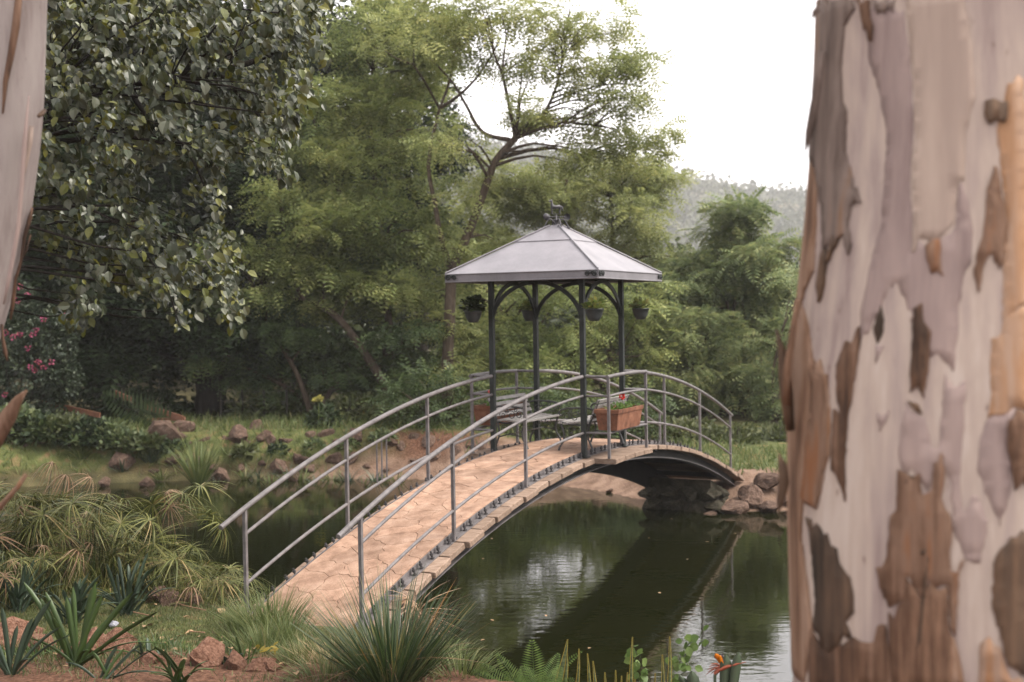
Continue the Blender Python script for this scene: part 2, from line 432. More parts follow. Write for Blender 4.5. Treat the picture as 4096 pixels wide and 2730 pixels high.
# steel angles along the deck edges
for sgn in (-1, 1):
    pr = [(0.588, -0.058), (0.668, -0.058), (0.668, -0.050), (0.596, -0.050), (0.596, 0.004), (0.588, 0.004)]
    pr = [(sgn * a, b) for a, b in pr]
    if sgn < 0: pr = pr[::-1]
    obj('edge_angle', extr(pr, arcs(-SE, SE, 70)), steel, bridge)
# arch beams: a shallow one on the water side, a deep one on the garden side, both coloured dark for the shade below
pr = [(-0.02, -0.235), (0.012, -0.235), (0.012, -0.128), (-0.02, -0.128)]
obj('arch_beam', extr(pr, arcs(-SE, SE, 70), 0.64), shade_steel, bridge)
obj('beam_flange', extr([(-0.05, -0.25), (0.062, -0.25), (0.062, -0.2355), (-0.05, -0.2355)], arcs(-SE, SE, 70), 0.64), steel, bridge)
obj('arch_beam', extr([(-0.03, -0.52), (0.03, -0.52), (0.03, -0.128), (-0.03, -0.128)], arcs(-SE, SE, 70), -0.62), shade_steel, bridge)
# wooden sleepers under the slab, each with two bolts at either end
def sleeper(s, l0, l1, wid, hh=0.066, top=-0.0595):
    a = math.asin(s / BR); T = Vector((BDX * math.cos(a), BDY * math.cos(a), -math.sin(a))); N = Vector((BDX * math.sin(a), BDY * math.sin(a), math.cos(a)))
    c0, c1 = BD(s, l0, 0), BD(s, l1, 0); j = [random.uniform(-.006, .006) for _ in range(8)]
    mb = MB(); o = 0.006
    def ring(c, e, jj): return [c - T * (wid / 2 - e) + N * (top - hh + e), c + T * (wid / 2 - e) + N * (top - hh + e), c + T * (wid / 2 - e) + N * (top - e + jj), c - T * (wid / 2 - e) + N * (top - e + jj)]
    Lv = (c1 - c0).normalized()
    R = ring(c0, o, 0) + ring(c0 + Lv * .012, 0, 0) + ring(c1 - Lv * .012, 0, 0) + ring(c1, o, 0)
    fs = [(3, 2, 1, 0), (12, 13, 14, 15)]
    for r_ in range(3):
        for k in range(4): fs.append((r_ * 4 + k, r_ * 4 + (k + 1) % 4, r_ * 4 + 4 + (k + 1) % 4, r_ * 4 + 4 + k))
    mb.add(R, fs); return obj('sleeper', mb, wood_m, bridge)
bm_ = MB()
bm_.lathe([(0.0001, 0.0), (0.016, 0.0), (0.016, 0.006), (0.0075, 0.008), (0.0075, 0.022), (0.0135, 0.022), (0.0135, 0.036), (0.0075, 0.037), (0.0075, 0.052), (0.0001, 0.053)], 8, smooth=False)
bolt_me = bm_.mesh('bolt'); bolt_me.materials.append(bolt_m)
PITCH_S = 0.352
k = 0; s = -6.16
while s < 6.2:
    inb = abs(s) < 0.86
    sl = sleeper(s, -1.06 if inb else -0.735 + random.uniform(-.02, .02), 1.10 if inb else 0.81 + random.uniform(-.025, .025), PITCH_S - random.uniform(.012, .022))
    for sgn in (-1, 1):
        for ds in (-0.11, 0.11):
            o = obj('bolt', bolt_me, None, sl, loc=BD(s + ds, sgn * 0.642, -0.050 + 0.0015), rot=(0, math.asin(s / BR), 0), scale=1.45)
    s += PITCH_S; k += 1
# cross ties between the beams
for s in arcs(-5.6, 5.6, 9):
    mb = MB(); mb.bar(BD(s, -0.588, -0.185), BD(s, 0.618, -0.185), 0.06, 0.075); obj('cross_tie', mb, shade_steel, bridge)

# railings
HT, HM, HLW = 1.0, 0.75, 0.27
BAY = (BL - BG) / 3
POST_H = -0.052
def rpost(s, l, top=HT): 
    mb = MB(); mb.bar(BD(s, l, POST_H), BD(s, l, top - 0.02), 0.034, 0.034, up=(BDX, BDY, 0)); obj('rail_post', mb, steel, bridge)
def rail(name, pts, r): mb = MB(); mb.tube(pts, r, 10); return obj(name, mb, steel, bridge)
for sl in (-1, 1):
    for sd in (-1, 1):
        for i in range(1, 4): rpost(sl * (BG + BAY * i), sd * BW)
        end = BL + (0.36 if sl < 0 else 0.13)
        rail('handrail', [BD(sl * q, sd * BW, HT) for q in arcs(BG - 0.02, end, 26)], 0.0255)
        for h, nm in ((HM, 'middle_rail'), (HLW, 'lower_rail')):
            rail(nm, [BD(sl * q, sd * BW, h) for q in arcs(BG + 0.03, BL - 0.01 if sl > 0 else BL, 22)], 0.0175)
    # balcony rails on both sides of the gazebo
BBR, BBL = BW + 0.347, -BW - 0.3205
for lo, li in ((BBR, BW), (BBL, -BW)):
    sg = 1 if lo > 0 else -1
    for s in (-BG, BG):
        mb = MB(); mb.bar(BD(s, lo, POST_H), BD(s, lo, HT - 0.02), 0.034, 0.034, up=(BDX, BDY, 0)); obj('rail_post', mb, steel, bridge)
        for h, r, nm in ((HT, 0.02, 'balcony_handrail'), (HM, 0.015, 'balcony_middle_rail'), (HLW, 0.015, 'balcony_lower_rail')):
            rail(nm, [BD(s, li + sg * 0.03, h), BD(s, lo, h)], r)
    for h, r, nm in ((HT, 0.0245, 'balcony_handrail'), (HM, 0.0172, 'balcony_middle_rail'), (HLW, 0.0172, 'balcony_lower_rail')):
        rail(nm, [BD(q, lo, h) for q in arcs(-BG - (0.04 if h == HT else 0), BG + (0.02 if h == HT else 0), 7)], r)
for ds in (0.66, 0.83, 1.0):          # three infill bars on the far railing
    s = -BG - BAY * 2 + ds * 0.62 + 0.2
    mb = MB(); mb.bar(BD(s, -BW, HLW), BD(s, -BW, HM), 0.016); obj('infill_bar', mb, steel, bridge)

# ------------------------------------------------------------------ gazebo
roof_m = surf('roof_sheet', [(0.11, 0.105, 0.115), (0.15, 0.143, 0.155), (0.185, 0.175, 0.188)], scale=2.4, rough=0.42, metal=0.15, spec=0.5, fine=0.06)
gaz = thing('gazebo', 'grey pyramid-roofed steel gazebo standing on the crown of the footbridge', 'gazebo', BP(0, 0, DZ))
RW, RG, ZR, ZR2, ZA = 1.086, 1.187, 2.2451, 2.3517, 3.0
zt = DZ + 2.30
for s in (-BG, BG):
    for l_ in (-BW, BW):
        mb = MB(); mb.bar(BD(s, l_, -0.056), BP(s, l_, zt), 0.064, 0.064, up=(BDX, BDY, 0)); obj('post', mb, steel_dark, gaz)
        mb = MB(); mb.box(BD(s, l_, -0.044), (0.13, 0.13, 0.01), Matrix.Rotation(BYAW, 3, 'Z')); obj('base_plate', mb, steel_dark, gaz)
# roof: lower and upper sheet on each face, hip strips, fascia
cor = [(-RG, -RW), (-RG, RW), (RG, RW), (RG, -RW)]
f_s = 0.36
for i in range(4):
    a, b = cor[i], cor[(i + 1) % 4]
    def rp_(c, t, off=0.0): return BP(c[0] * t, c[1] * t, DZ + ZR2 + (ZA - ZR2) * (1 - t) / (1 - 0.05) + off)
    for nm, t0, t1, off in (('roof_sheet', 1.0, f_s, 0.0), ('roof_sheet', f_s + 0.02, 0.05, 0.012)):
        mb = MB(); P = [rp_(a, t0, off), rp_(b, t0, off), rp_(b, t1, off), rp_(a, t1, off)]
        mb.hexa([q - Vector((0, 0, 0.008)) for q in P] + P); obj(nm, mb, roof_m, gaz)
    mb = MB(); mb.tube([rp_(a, 1.0, 0.014), rp_(a, 0.06, 0.022)], 0.011, 6); obj('hip_strip', mb, roof_m, gaz)
    # fascia: a lipped board between the corners
    A = [BP(a[0], a[1], DZ + z) for z in (ZR, ZR2)]; B = [BP(b[0], b[1], DZ + z) for z in (ZR, ZR2)]
    ins = 0.985
    A2 = [BP(a[0] * ins, a[1] * ins, DZ + z) for z in (ZR, ZR2)]; B2 = [BP(b[0] * ins, b[1] * ins, DZ + z) for z in (ZR, ZR2)]
    mb = MB(); mb.hexa([A[0], B[0], B2[0], A2[0], A[1] - Vector((0, 0, .009)), B[1] - Vector((0, 0, .009)), B2[1] - Vector((0, 0, .009)), A2[1] - Vector((0, 0, .009))])
    fa = obj('fascia', mb, roof_m, gaz)
    mb = MB(); mb.tube([A[1] + Vector((0, 0, -0.006)), B[1] + Vector((0, 0, -0.006))], 0.011, 6); mb.tube([A[0], B[0]], 0.009, 6); obj('fascia_lip', mb, roof_m, fa)
    # ceiling frame bar and pointed arch between two posts
    pa, pb = (BG * (1 if a[0] > 0 else -1), BW * (1 if a[1] > 0 else -1)), (BG * (1 if b[0] > 0 else -1), BW * (1 if b[1] > 0 else -1))
    mb = MB(); mb.bar(BP(*pa, zt - 0.02), BP(*pb, zt - 0.02), 0.04, 0.05); obj('top_beam', mb, steel_dark, gaz)
    for q0, q1 in ((pa, pb), (pb, pa)):
        mb = MB(); Np = 14; P = []
        for j in range(Np + 1):
            th = (math.pi / 2) * j / Np * 1.04
            u = (1 - math.cos(th)) * 0.53; z = 1.66 + 0.575 * math.sin(min(th, math.pi / 2))
            P.append(BP(q0[0] + (q1[0] - q0[0]) * u, q0[1] + (q1[1] - q0[1]) * u, DZ + z))
        ax = (P[-1] - P[0]); ax.z = 0; ax.normalize(); side = Vector((-ax.y, ax.x, 0))
        vs = []; hw, hh = 0.014, 0.026
        for j, q in enumerate(P):
            t = (P[min(j + 1, Np)] - P[max(j - 1, 0)]).normalized(); nn_ = side.cross(t)
            vs += [q + side * hw + nn_ * hh, q - side * hw + nn_ * hh, q - side * hw - nn_ * hh, q + side * hw - nn_ * hh]
        fs = [(j * 4 + k, j * 4 + (k + 1) % 4, j * 4 + 4 + (k + 1) % 4, j * 4 + 4 + k) for j in range(Np) for k in range(4)] + [(3, 2, 1, 0), (Np * 4, Np * 4 + 1, Np * 4 + 2, Np * 4 + 3)]
        mb.add(vs, fs); obj('arch_brace', mb, steel_dark, gaz)
def spiral(c, ex, ez, r0, turns, rad_, flip=1, n=26):
    mb = MB(); P = []
    for i in range(n):
        t = i / (n - 1); a = t * turns * 2 * math.pi; r = r0 * (1 - 0.78 * t)
        P.append(c + ex * (r * math.cos(a) * flip) + ez * (r * math.sin(a)))
    mb.tube(P, rad_, 6); return mb
Z = Vector((0, 0, 1)); S_ = Vector((BDX, BDY, 0)); L_ = Vector((BDY, -BDX, 0))
for (cs, cl) in cor:                 # scrolls at the eave corners
    for ex, sg in ((S_, cs), (L_, cl)):
        d = -1 if sg > 0 else 1
        nrm = (L_ * (1 if cl > 0 else -1)) if ex is S_ else (S_ * (1 if cs > 0 else -1))
        for off, r0 in ((0.05, 0.042), (0.14, 0.036)):
            c = BP(cs, cl, DZ + ZR + 0.055) + ex * d * off + nrm * 0.014
            obj('eave_scroll', spiral(c, ex * d, Z, r0, 1.4, 0.009, -1 if off > .1 else 1), steel_dark, gaz)
# weather vane on the apex
top = BP(0, 0, DZ + ZA)
vane_m = surf('vane_iron', [(0.03, 0.03, 0.033), (0.075, 0.072, 0.078)], scale=14, rough=0.5, metal=0.4)
mb = MB(); mb.lathe([(0.075, -0.03), (0.06, 0.015), (0.02, 0.03), (0.015, 0.07), (0.026, 0.078), (0.026, 0.095), (0.010, 0.105), (0.008, 0.17), (0.0005, 0.172)], 12, c=top)
vane = obj('weather_vane', mb, vane_m, gaz)
for k in range(4):
    a = BYAW + math.pi / 4 + k * math.pi / 2; ex = Vector((math.cos(a), math.sin(a), 0)); P = []
    for i in range(20):
        t = i / 19; P.append(top + ex * (0.02 + 0.185 * t) + Z * (0.03 + 0.10 * math.sin(math.pi * min(1, t * 1.12)) - 0.075 * t))
    e = P[-1]
    for i in range(12):
        b = -0.5 - i * 0.5; P.append(e + ex * (0.034 * (1 - i / 16) * math.cos(b) - 0.018) + Z * (0.034 * (1 - i / 16) * math.sin(b) + 0.018))
    mb = MB(); mb.tube(P, 0.010, 6); obj('scroll', mb, vane_m, vane)
hub = top + Z * 0.13
for a in (0.25, 2.35, 3.6):
    ex = Vector((math.cos(a), math.sin(a), 0)); ey = Vector((-math.sin(a), math.cos(a), 0)); mb = MB()
    mb.tube([hub, hub + ex * 0.13], 0.006, 6); obj('cup_arm', mb, vane_m, vane)
    mb = MB(); c = hub + ex * 0.155; vs = []; sg = 12; rows = 5
    for sh in (1.0, 0.9):
        for i in range(rows + 1):
            th = math.pi / 2 * i / rows
            for k in range(sg):
                b = 2 * math.pi * k / sg; vs.append(c + (ex * math.cos(b) + Z * math.sin(b)) * (0.047 * sh * math.cos(th) + .0004) + ey * (0.047 * sh * math.sin(th)))
    fs = [(h * (rows + 1) * sg + i * sg + k, h * (rows + 1) * sg + i * sg + (k + 1) % sg, h * (rows + 1) * sg + (i + 1) * sg + (k + 1) % sg, h * (rows + 1) * sg + (i + 1) * sg + k) for h in (0, 1) for i in range(rows) for k in range(sg)]
    fs += [(k, (k + 1) % sg, (rows + 1) * sg + (k + 1) % sg, (rows + 1) * sg + k) for k in range(sg)]
    mb.add(vs, fs, True); obj('cup', mb, vane_m, vane)
# horse figure, facing left in the photograph
hb = top + Z * 0.17; fx = Vector((-0.96, -0.28, 0)).normalized(); fy = Vector((-fx.y, fx.x, 0))
def H(x, z, y=0): return hb + fx * x * 0.78 + Z * z * 0.78 + fy * y
mb = MB()
mb.tube([H(-.085, .125), H(-.06, .128), H(0, .118), H(.05, .122), H(.078, .128), H(.092, .126)], [.012, .028, .025, .028, .026, .010], 10)
mb.tube([H(.065, .128), H(.075, .165), H(.078, .20), H(.082, .225)], [.026, .019, .015, .013], 8)
mb.tube([H(.068, .232), H(.085, .229), H(.11, .220), H(.135, .214)], [.010, .015, .011, .007], 8)
mb.tube([H(.078, .235, .006), H(.075, .252, .006)], [.005, .0015], 5); mb.tube([H(.078, .235, -.006), H(.075, .252, -.006)], [.005, .0015], 5)
for x, dx in ((.072, .004), (-.065, -.006)):
    for y in (-.012, .012): mb.tube([H(x, .12, y), H(x + dx * 2, .075, y), H(x, .045, y), H(x + dx, .004, y)], [.017, .010, .007, .008], 7)
mb.tube([H(-.08, .138), H(-.102, .125), H(-.118, .085), H(-.122, .05)], [.006, .011, .011, .003], 7)
obj('horse_figure', mb, vane_m, vane)
mb = MB(); mb.bar(H(-.10, .002), H(.10, .002), 0.02, 0.006); obj('figure_bar', mb, vane_m, vane)
# ------------------------------------------------------------------ leaf scattering (shared by every plant)
def scatter(tV, tF, pos, fwd, up, scale):
    """copies of a small template (y = forward, z = up) as one vertex / quad array"""
    pos = np.asarray(pos, float); N = len(pos)
    f = fwd / np.maximum(np.linalg.norm(fwd, axis=1, keepdims=True), 1e-9)
    u = up - f * (up * f).sum(1, keepdims=True); u /= np.maximum(np.linalg.norm(u, axis=1, keepdims=True), 1e-9)
    r = np.cross(f, u)
    sc = np.asarray(scale, float).reshape(N, -1)
    if sc.shape[1] == 1: sc = np.repeat(sc, 3, 1)
    T = np.asarray(tV, float)
    V = (pos[:, None] + T[None, :, 0:1] * sc[:, None, 0:1] * r[:, None] + T[None, :, 1:2] * sc[:, None, 1:2] * f[:, None]
         + T[None, :, 2:3] * sc[:, None, 2:3] * u[:, None]).reshape(-1, 3)
    F = (np.asarray(tF)[None] + (np.arange(N) * len(T))[:, None, None]).reshape(-1, len(tF[0]))
    return V, F
def merge(*parts):
    V = []; F = []; o = 0
    for v, f in parts: V.append(v); F.append(np.asarray(f) + o); o += len(v)
    return np.concatenate(V), np.concatenate(F)
def unit(n, rng=RNG):
    v = rng.normal(size=(n, 3)); return v / np.linalg.norm(v, axis=1, keepdims=True)
# leaf templates (quads)
def T_ovate(w=0.34, fold=0.10, curl=0.14):
    ys = [0, .22, .55, .82, 1.0]; ws = [.03, .8, 1.0, .55, .03]; V = []; F = []
    for y, k in zip(ys, ws):
        z = -curl * y * y; V += [(-w * k, y, z + fold * k), (0, y, z), (w * k, y, z + fold * k)]
    for i in range(4):
        a = i * 3; F += [(a, a + 1, a + 4, a + 3), (a + 1, a + 2, a + 5, a + 4)]
    return V, F
def T_ovate_lo(w=0.3, fold=0.08):
    return [(0, 0, 0), (w, .45, fold), (0, 1, -.08), (-w, .45, fold)], [(0, 1, 2, 3)]
def T_frond(pairs=7, w=0.30, lw=0.055, droop=0.35, sweep=0.22):
    """pinnate frond: rachis with paired narrow leaflets; y forward, drooping"""
    V = []; F = []
    def rz(y): return -droop * y * y
    for i in range(pairs):
        y = 0.10 + 0.86 * i / (pairs - 1); L = w * math.sin(math.pi * (0.16 + 0.76 * i / (pairs - 1))) ** 0.7
        for sg in (-1, 1):
            o = len(V); x1 = sg * L; y1 = y + sweep * L; z = rz(y); zt_ = z - 0.22 * L
            V += [(0, y - lw * .3, z), (x1 * .5, (y + y1) / 2 - lw, (z + zt_) / 2 + .02), (x1, y1, zt_), (x1 * .5, (y + y1) / 2 + lw, (z + zt_) / 2 + .02)]
            F.append((o, o + 1, o + 2, o + 3) if sg > 0 else (o + 3, o + 2, o + 1, o))
    return V, F
def T_blade(n=5, w=0.02, bend=0.5, tip=0.05):
    V = []; F = []
    for i in range(n):
        t = i / (n - 1); ww = w * ((1 - t) ** 0.6 * (1 - tip) + tip) * (0.75 + 0.5 * min(1, t * 4) * .5)
        V += [(-ww, t * (1 - 0.12 * bend * t), -bend * t * t * 0.6 + .0), (ww, t * (1 - 0.12 * bend * t), -bend * t * t * 0.6)]
    for i in range(n - 1): F.append((2 * i, 2 * i + 1, 2 * i + 3, 2 * i + 2))
    return V, F

# ------------------------------------------------------------------ benches
iron_m = surf('cast_iron', [(0.014, 0.015, 0.015), (0.035, 0.035, 0.036)], scale=20, rough=0.5, spec=0.5)
slat_m = surf('bench_slat_paint', [(0.12, 0.11, 0.105), (0.20, 0.19, 0.18), (0.27, 0.255, 0.245)], scale=8, stretch=(1, 1, 1), rough=0.6, bump=0.001, bscale=60, objrand=0.1)
def scroll2(mb, c, r0, a0, turns, rad_, ex, ez, n=16):
    P = []
    for i in range(n):
        t = i / (n - 1); a = a0 + turns * 2 * math.pi * t; r = r0 * (1 - .75 * t); P.append(Vector(c) + ex * (r * math.cos(a)) + ez * (r * math.sin(a)))
    mb.tube(P, rad_, 6)
def make_bench(label, loc, rz, length):
    b = thing('garden_bench', label, 'bench', loc, rz, 'slatted benches under the gazebo')
    X, Zv = Vector((1, 0, 0)), Vector((0, 0, 1)); h = length / 2
    for y in (-h + .03, h - .03):
        mb = MB(); Y = Vector((0, y, 0))
        P = lambda *q: [Vector((a, y, c)) for a, c in q]
        mb.tube(P((.47, .0), (.455, .05), (.40, .13), (.385, .22), (.41, .31), (.44, .385)), [.018, .014, .013, .013, .014, .016], 7)
        mb.tube(P((-.02, .0), (-.005, .06), (.04, .16), (.045, .26), (.02, .37), (-.04, .50), (-.115, .68)), [.018, .014, .013, .013, .015, .014, .012], 7)
        mb.tube(P((.02, .36), (.15, .345), (.30, .355), (.44, .385)), .014, 7)
        mb.tube(P((-.06, .545), (.06, .575), (.20, .575), (.34, .565), (.425, .545), (.46, .505), (.44, .47), (.40, .475)), [.011, .012, .013, .013, .013, .012, .010, .007], 7)
        mb.tube(P((.04, .16), (.2, .20), (.385, .17)), .009, 6)
        for cx_, cz_, r0, a0, t in ((.10, .46, .062, .4, 1.3), (.23, .455, .066, 2.6, -1.3), (.35, .46, .058, .3, 1.3), (.165, .525, .035, 1.0, 1.2), (.29, .525, .033, 2.2, -1.2), (.12, .27, .06, 0, 1.2), (.28, .275, .06, 3.1, -1.2)):
            scroll2(mb, (cx_, y, cz_), r0, a0, t, .0065, X, Zv)
        obj('end_frame', mb, iron_m, b, world_co=False)
    for i in range(6):
        x = .055 + i * .076; z = .375 + .012 * math.cos((i - 1) / 4 * math.pi) + (.012 if i == 5 else 0)
        mb = MB(); mb.box((x, 0, z), (.056, length, .022)); obj('seat_slat', mb, slat_m, b, world_co=False)
    for i in range(4):
        t = i / 3; x = -.012 - .088 * t; z = .455 + .205 * t
        mb = MB(); mb.box((x, 0, z), (.02, length, .047), Matrix.Rotation(rad(-22), 3, 'Y')); obj('back_slat', mb, slat_m, b, world_co=False)
    mb = MB(); mb.tube([(.2, -h + .03, .2), (.2, h - .03, .2)], .008, 6); obj('tie_rod', mb, iron_m, b, world_co=False)
    return b
bz = DZ - 0.008
make_bench('white slatted iron bench with its back to the planter on the water side', BP(0.0, 0.70, bz), math.atan2(-L_.y, -L_.x), 1.16)
make_bench('grey slatted iron bench on the garden side of the gazebo with scrolled arms', BP(0.02, -0.70, bz), math.atan2(L_.y, L_.x), 1.16)

# ------------------------------------------------------------------ terracotta troughs with geraniums
terra_m = surf('terracotta', [(0.06, 0.027, 0.016), (0.155, 0.066, 0.038), (0.23, 0.11, 0.066)], scale=7, rough=0.85, bump=0.0015, bscale=60, fine=0.12, spec=0.2)
soil_m = surf('potting_soil', [(0.03, 0.02, 0.013), (0.07, 0.045, 0.03)], scale=30, rough=1, bump=0.01)
ger_m = leafmat('geranium_leaf', [(0.05, 0.10, 0.02), (0.09, 0.16, 0.035), (0.14, 0.20, 0.05)])
red_m = leafmat('geranium_flower', [(0.55, 0.02, 0.015), (0.72, 0.06, 0.04)], trans=.3)
pink_m = leafmat('geranium_flower_pink', [(0.62, 0.12, 0.11), (0.75, 0.25, 0.22)], trans=.3)
def trough(label, s0, s1, lc, zb, glabel, fm, gpos):
    o = thing('planter_trough', label, 'planter', BP((s0 + s1) / 2, lc, zb), 0, 'terracotta troughs on the gazebo balconies')
    wt, wb, hh, th = .165, .125, .27, .022
    def R(e, z, ln): 
        w = wb + (wt - wb) * (z / hh) - e
        return [BP(s0 + ln + e, lc - w, zb + z), BP(s1 - ln - e, lc - w, zb + z), BP(s1 - ln - e, lc + w, zb + z), BP(s0 + ln + e, lc + w, zb + z)]
    rings = [R(0, 0, .03), R(0, hh - .05, .006), R(-.010, hh - .048, 0), R(-.010, hh, 0), R(th, hh, 0), R(th + .004, hh - .07, 0)]
    mb = MB(); vs = sum(rings, []); fs = [(3, 2, 1, 0)]
    for r_ in range(len(rings) - 1):
        for k in range(4): fs.append((r_ * 4 + k, r_ * 4 + (k + 1) % 4, r_ * 4 + 4 + (k + 1) % 4, r_ * 4 + 4 + k))
    mb.add(vs, fs); obj('trough', mb, terra_m, o)
    mb = MB(); mb.add(R(th + .002, hh - .06, 0), [(0, 1, 2, 3)]); obj('soil', mb, soil_m, o)
    r_ = np.random.default_rng(int(abs(lc) * 100) + 5)
    for gi, (gs, lab, hot) in enumerate(gpos):
        base = BP(s0 + (s1 - s0) * gs, lc, zb + hh - .06)
        g = thing('geranium', lab, 'plant', base, 0)
        n_ = 46; d = unit(n_, r_); d[:, 2] = np.abs(d[:, 2]) * .9 + .15
        pos = np.array(base) + d * r_.uniform(.03, .13, (n_, 1)) * np.array([1, 1, .9])
        V, F = scatter(*T_ovate(.55, .06), pos, d, np.tile([0, 0, 1.], (n_, 1)) + unit(n_, r_) * .4, r_.uniform(.03, .055, n_))
        obj('foliage', npmesh('foliage', V, F), ger_m, g)
        if hot:
            tip = base + Vector((r_.uniform(-.03, .03), r_.uniform(-.03, .03), .20 if hot == 1 else .24)); mb = MB(); mb.tube([base, base.lerp(tip, .5) + Vector((.01, 0, 0)), tip], .004, 5); obj('stem', mb, ger_m, g)
            d = unit(60, r_); V, F = scatter(*T_ovate(.5, .05), np.array(tip) + d * .02, d, unit(60, r_), r_.uniform(.018, .03, 60)); obj('flower_head', npmesh('flower', V, F), fm, g)
    return o
trough('terracotta trough with a red geranium on the water-side balcony', -0.64, 0.26, BBR - 0.05, DZ + HLW + .017, '', red_m,
       [(.22, 'leafy geranium without bloom at the near end of the water-side trough', 0), (.6, 'red geranium blooming in the water-side terracotta trough', 1), (.88, 'bushy green geranium in the far end of the water-side trough', 0)])
trough('terracotta trough behind the garden-side bench with a pink geranium', -0.42, 0.50, BBL + 0.03, DZ + HLW + .017, '', pink_m,
       [(.18, 'pink geranium blooming in the garden-side terracotta trough', 2), (.5, 'low green geranium in the middle of the garden-side trough', 0), (.85, 'yellow-green geranium at the far end of the garden-side trough', 0)])

# ------------------------------------------------------------------ hanging baskets at the four eave corners
bowl_m = surf('basket_plastic', [(0.022, 0.026, 0.026), (0.045, 0.05, 0.05)], scale=12, rough=0.5)
bask_m = leafmat('basket_plant', [(0.06, 0.09, 0.02), (0.12, 0.16, 0.04), (0.24, 0.22, 0.07)])
bask_dark = leafmat('basket_plant_dark', [(0.008, 0.014, 0.006), (0.02, 0.03, 0.012), (0.05, 0.065, 0.025)])
for s_, l_, nlv, lab in ((-.90, -.83, 320, 'dark hanging basket with a thick bush of leaves at a roof corner'),
                    (.86, -.83, 150, 'hanging basket glimpsed behind the arch at the garden-side far roof corner'),
                    (-.95, .93, 130, 'hanging basket with a sparse trailing plant at the water-side near roof corner'),
                    (.93, .86, 150, 'grey hanging basket with low yellow-green plant at the water-side far roof corner')):
    c = BP(s_, l_, DZ + 1.86); r_ = np.random.default_rng(nlv)
    hb_ = thing('hanging_basket', lab, 'basket', c, 0, 'hanging baskets under the gazebo eaves')
    mb = MB(); mb.lathe([(.001, -.155), (.062, -.152), (.10, -.085), (.116, -.012), (.126, -.010), (.126, .004), (.113, .004), (.10, -.03), (.001, -.032)], 20, c=c); obj('bowl', mb, bowl_m, hb_)
    hook = Vector((c.x, c.y, DZ + ZR + .02))
    for k in range(3):
        a = k * 2.094 + .3; mb = MB(); mb.tube([c + Vector((.118 * math.cos(a), .118 * math.sin(a), 0)), hook], .0022, 4); obj('wire', mb, iron_m, hb_)
    d = unit(nlv, r_); d[:, 2] = np.abs(d[:, 2]) * .8 + .1
    hgt = .22 if nlv > 200 else .12
    pos = np.array(c) + d * r_.uniform(.03, 1, (nlv, 1)) * np.array([.15, .15, hgt])
    V, F = scatter(*T_ovate(.42, .08), pos, d + unit(nlv, r_) * .5, np.tile([0, 0, 1.], (nlv, 1)) + unit(nlv, r_) * .4, r_.uniform(.04, .085, nlv))
    obj('foliage', npmesh('foliage', V, F), bask_dark if nlv > 200 else bask_m, hb_)
# ------------------------------------------------------------------ trees
bark_grey = surf('bark_grey', [(0.028, 0.021, 0.015), (0.062, 0.047, 0.034), (0.10, 0.08, 0.06)], scale=5, stretch=(3, 3, .7), rough=0.95, bump=0.02, bscale=14, spec=0.1)
bark_dark = surf('bark_dark', [(0.012, 0.011, 0.010), (0.035, 0.03, 0.025)], scale=5, stretch=(3, 3, .7), rough=0.95, bump=0.02, bscale=14, spec=0.1)
bark_pale = surf('bark_pale', [(0.13, 0.115, 0.095), (0.24, 0.22, 0.19)], scale=5, stretch=(3, 3, .7), rough=0.9, bump=0.01, spec=0.1)

class Tree:
    def __init__(s, name, label, base, group=None, cat='tree'):
        s.o = thing(name, label, cat, base, 0, group); s.base = Vector(base); s.tr = MB(); s.sk = []; s.tw = MB(); s.V = []; s.F = []; s.n = 0; s.bk = 1.0
    def limb(s, pts, r0, r1, seg=9, sub=5, wob=0.03):
        P = [Vector(p) for p in pts]; Q = []
        for i in range(len(P) - 1):
            p0, p1, p2, p3 = P[max(i - 1, 0)], P[i], P[i + 1], P[min(i + 2, len(P) - 1)]
            for k in range(sub):
                t = k / sub
                q = 0.5 * (2 * p1 + (p2 - p0) * t + (2 * p0 - 5 * p1 + 4 * p2 - p3) * t * t + (3 * p1 - p0 - 3 * p2 + p3) * t ** 3)
                Q.append(q + Vector(RNG.normal(size=3)) * wob * ((p2 - p1).length * .12 if (i or k) else 0))
        Q.append(P[-1]); n = len(Q); rs = [r0 + (r1 - r0) * (i / (n - 1)) ** .8 for i in range(n)]
        s.tr.tube(Q, rs, seg); s.sk += [(q, r) for q, r in zip(Q, rs)]
    def reach(s, c, r_end=0.012, thin=6):
        """branch from the nearest skeleton point to c"""
        c = Vector(c); best = min(s.sk, key=lambda q: (q[0] - c).length + max(0, q[0].z - c.z) * 1.2 + .15 / (q[1] + .03))
        a, ra = best; L = (c - a).length
        if L < .05: return
        mid = a.lerp(c, .5) + Vector((RNG.normal() * .06 * L, RNG.normal() * .06 * L, .10 * L))
        Q = [a, a.lerp(mid, .55) + Vector((0, 0, .02 * L)), mid, mid.lerp(c, .55) + Vector(RNG.normal(size=3)) * .03 * L, c]
        r0 = min(ra * .7, s.bk * (.012 + .018 * L)); rs = [r0, r0 * .8, r0 * .62, r0 * .45, r_end * .6]
        s.tr.tube(Q, rs, thin, cap=False); s.sk += list(zip(Q[1:], rs[1:]))
    def leaves(s, V, F): s.V.append(V); s.F.append(np.asarray(F) + s.n); s.n += len(V)
    def done(s, leafm, barkm, crown='crown'):
        if s.tr.v: obj('trunk', s.tr, barkm, s.o)
        if s.V: obj(crown, npmesh('crown', np.concatenate(s.V), np.concatenate(s.F)), leafm, s.o)
        return s.o
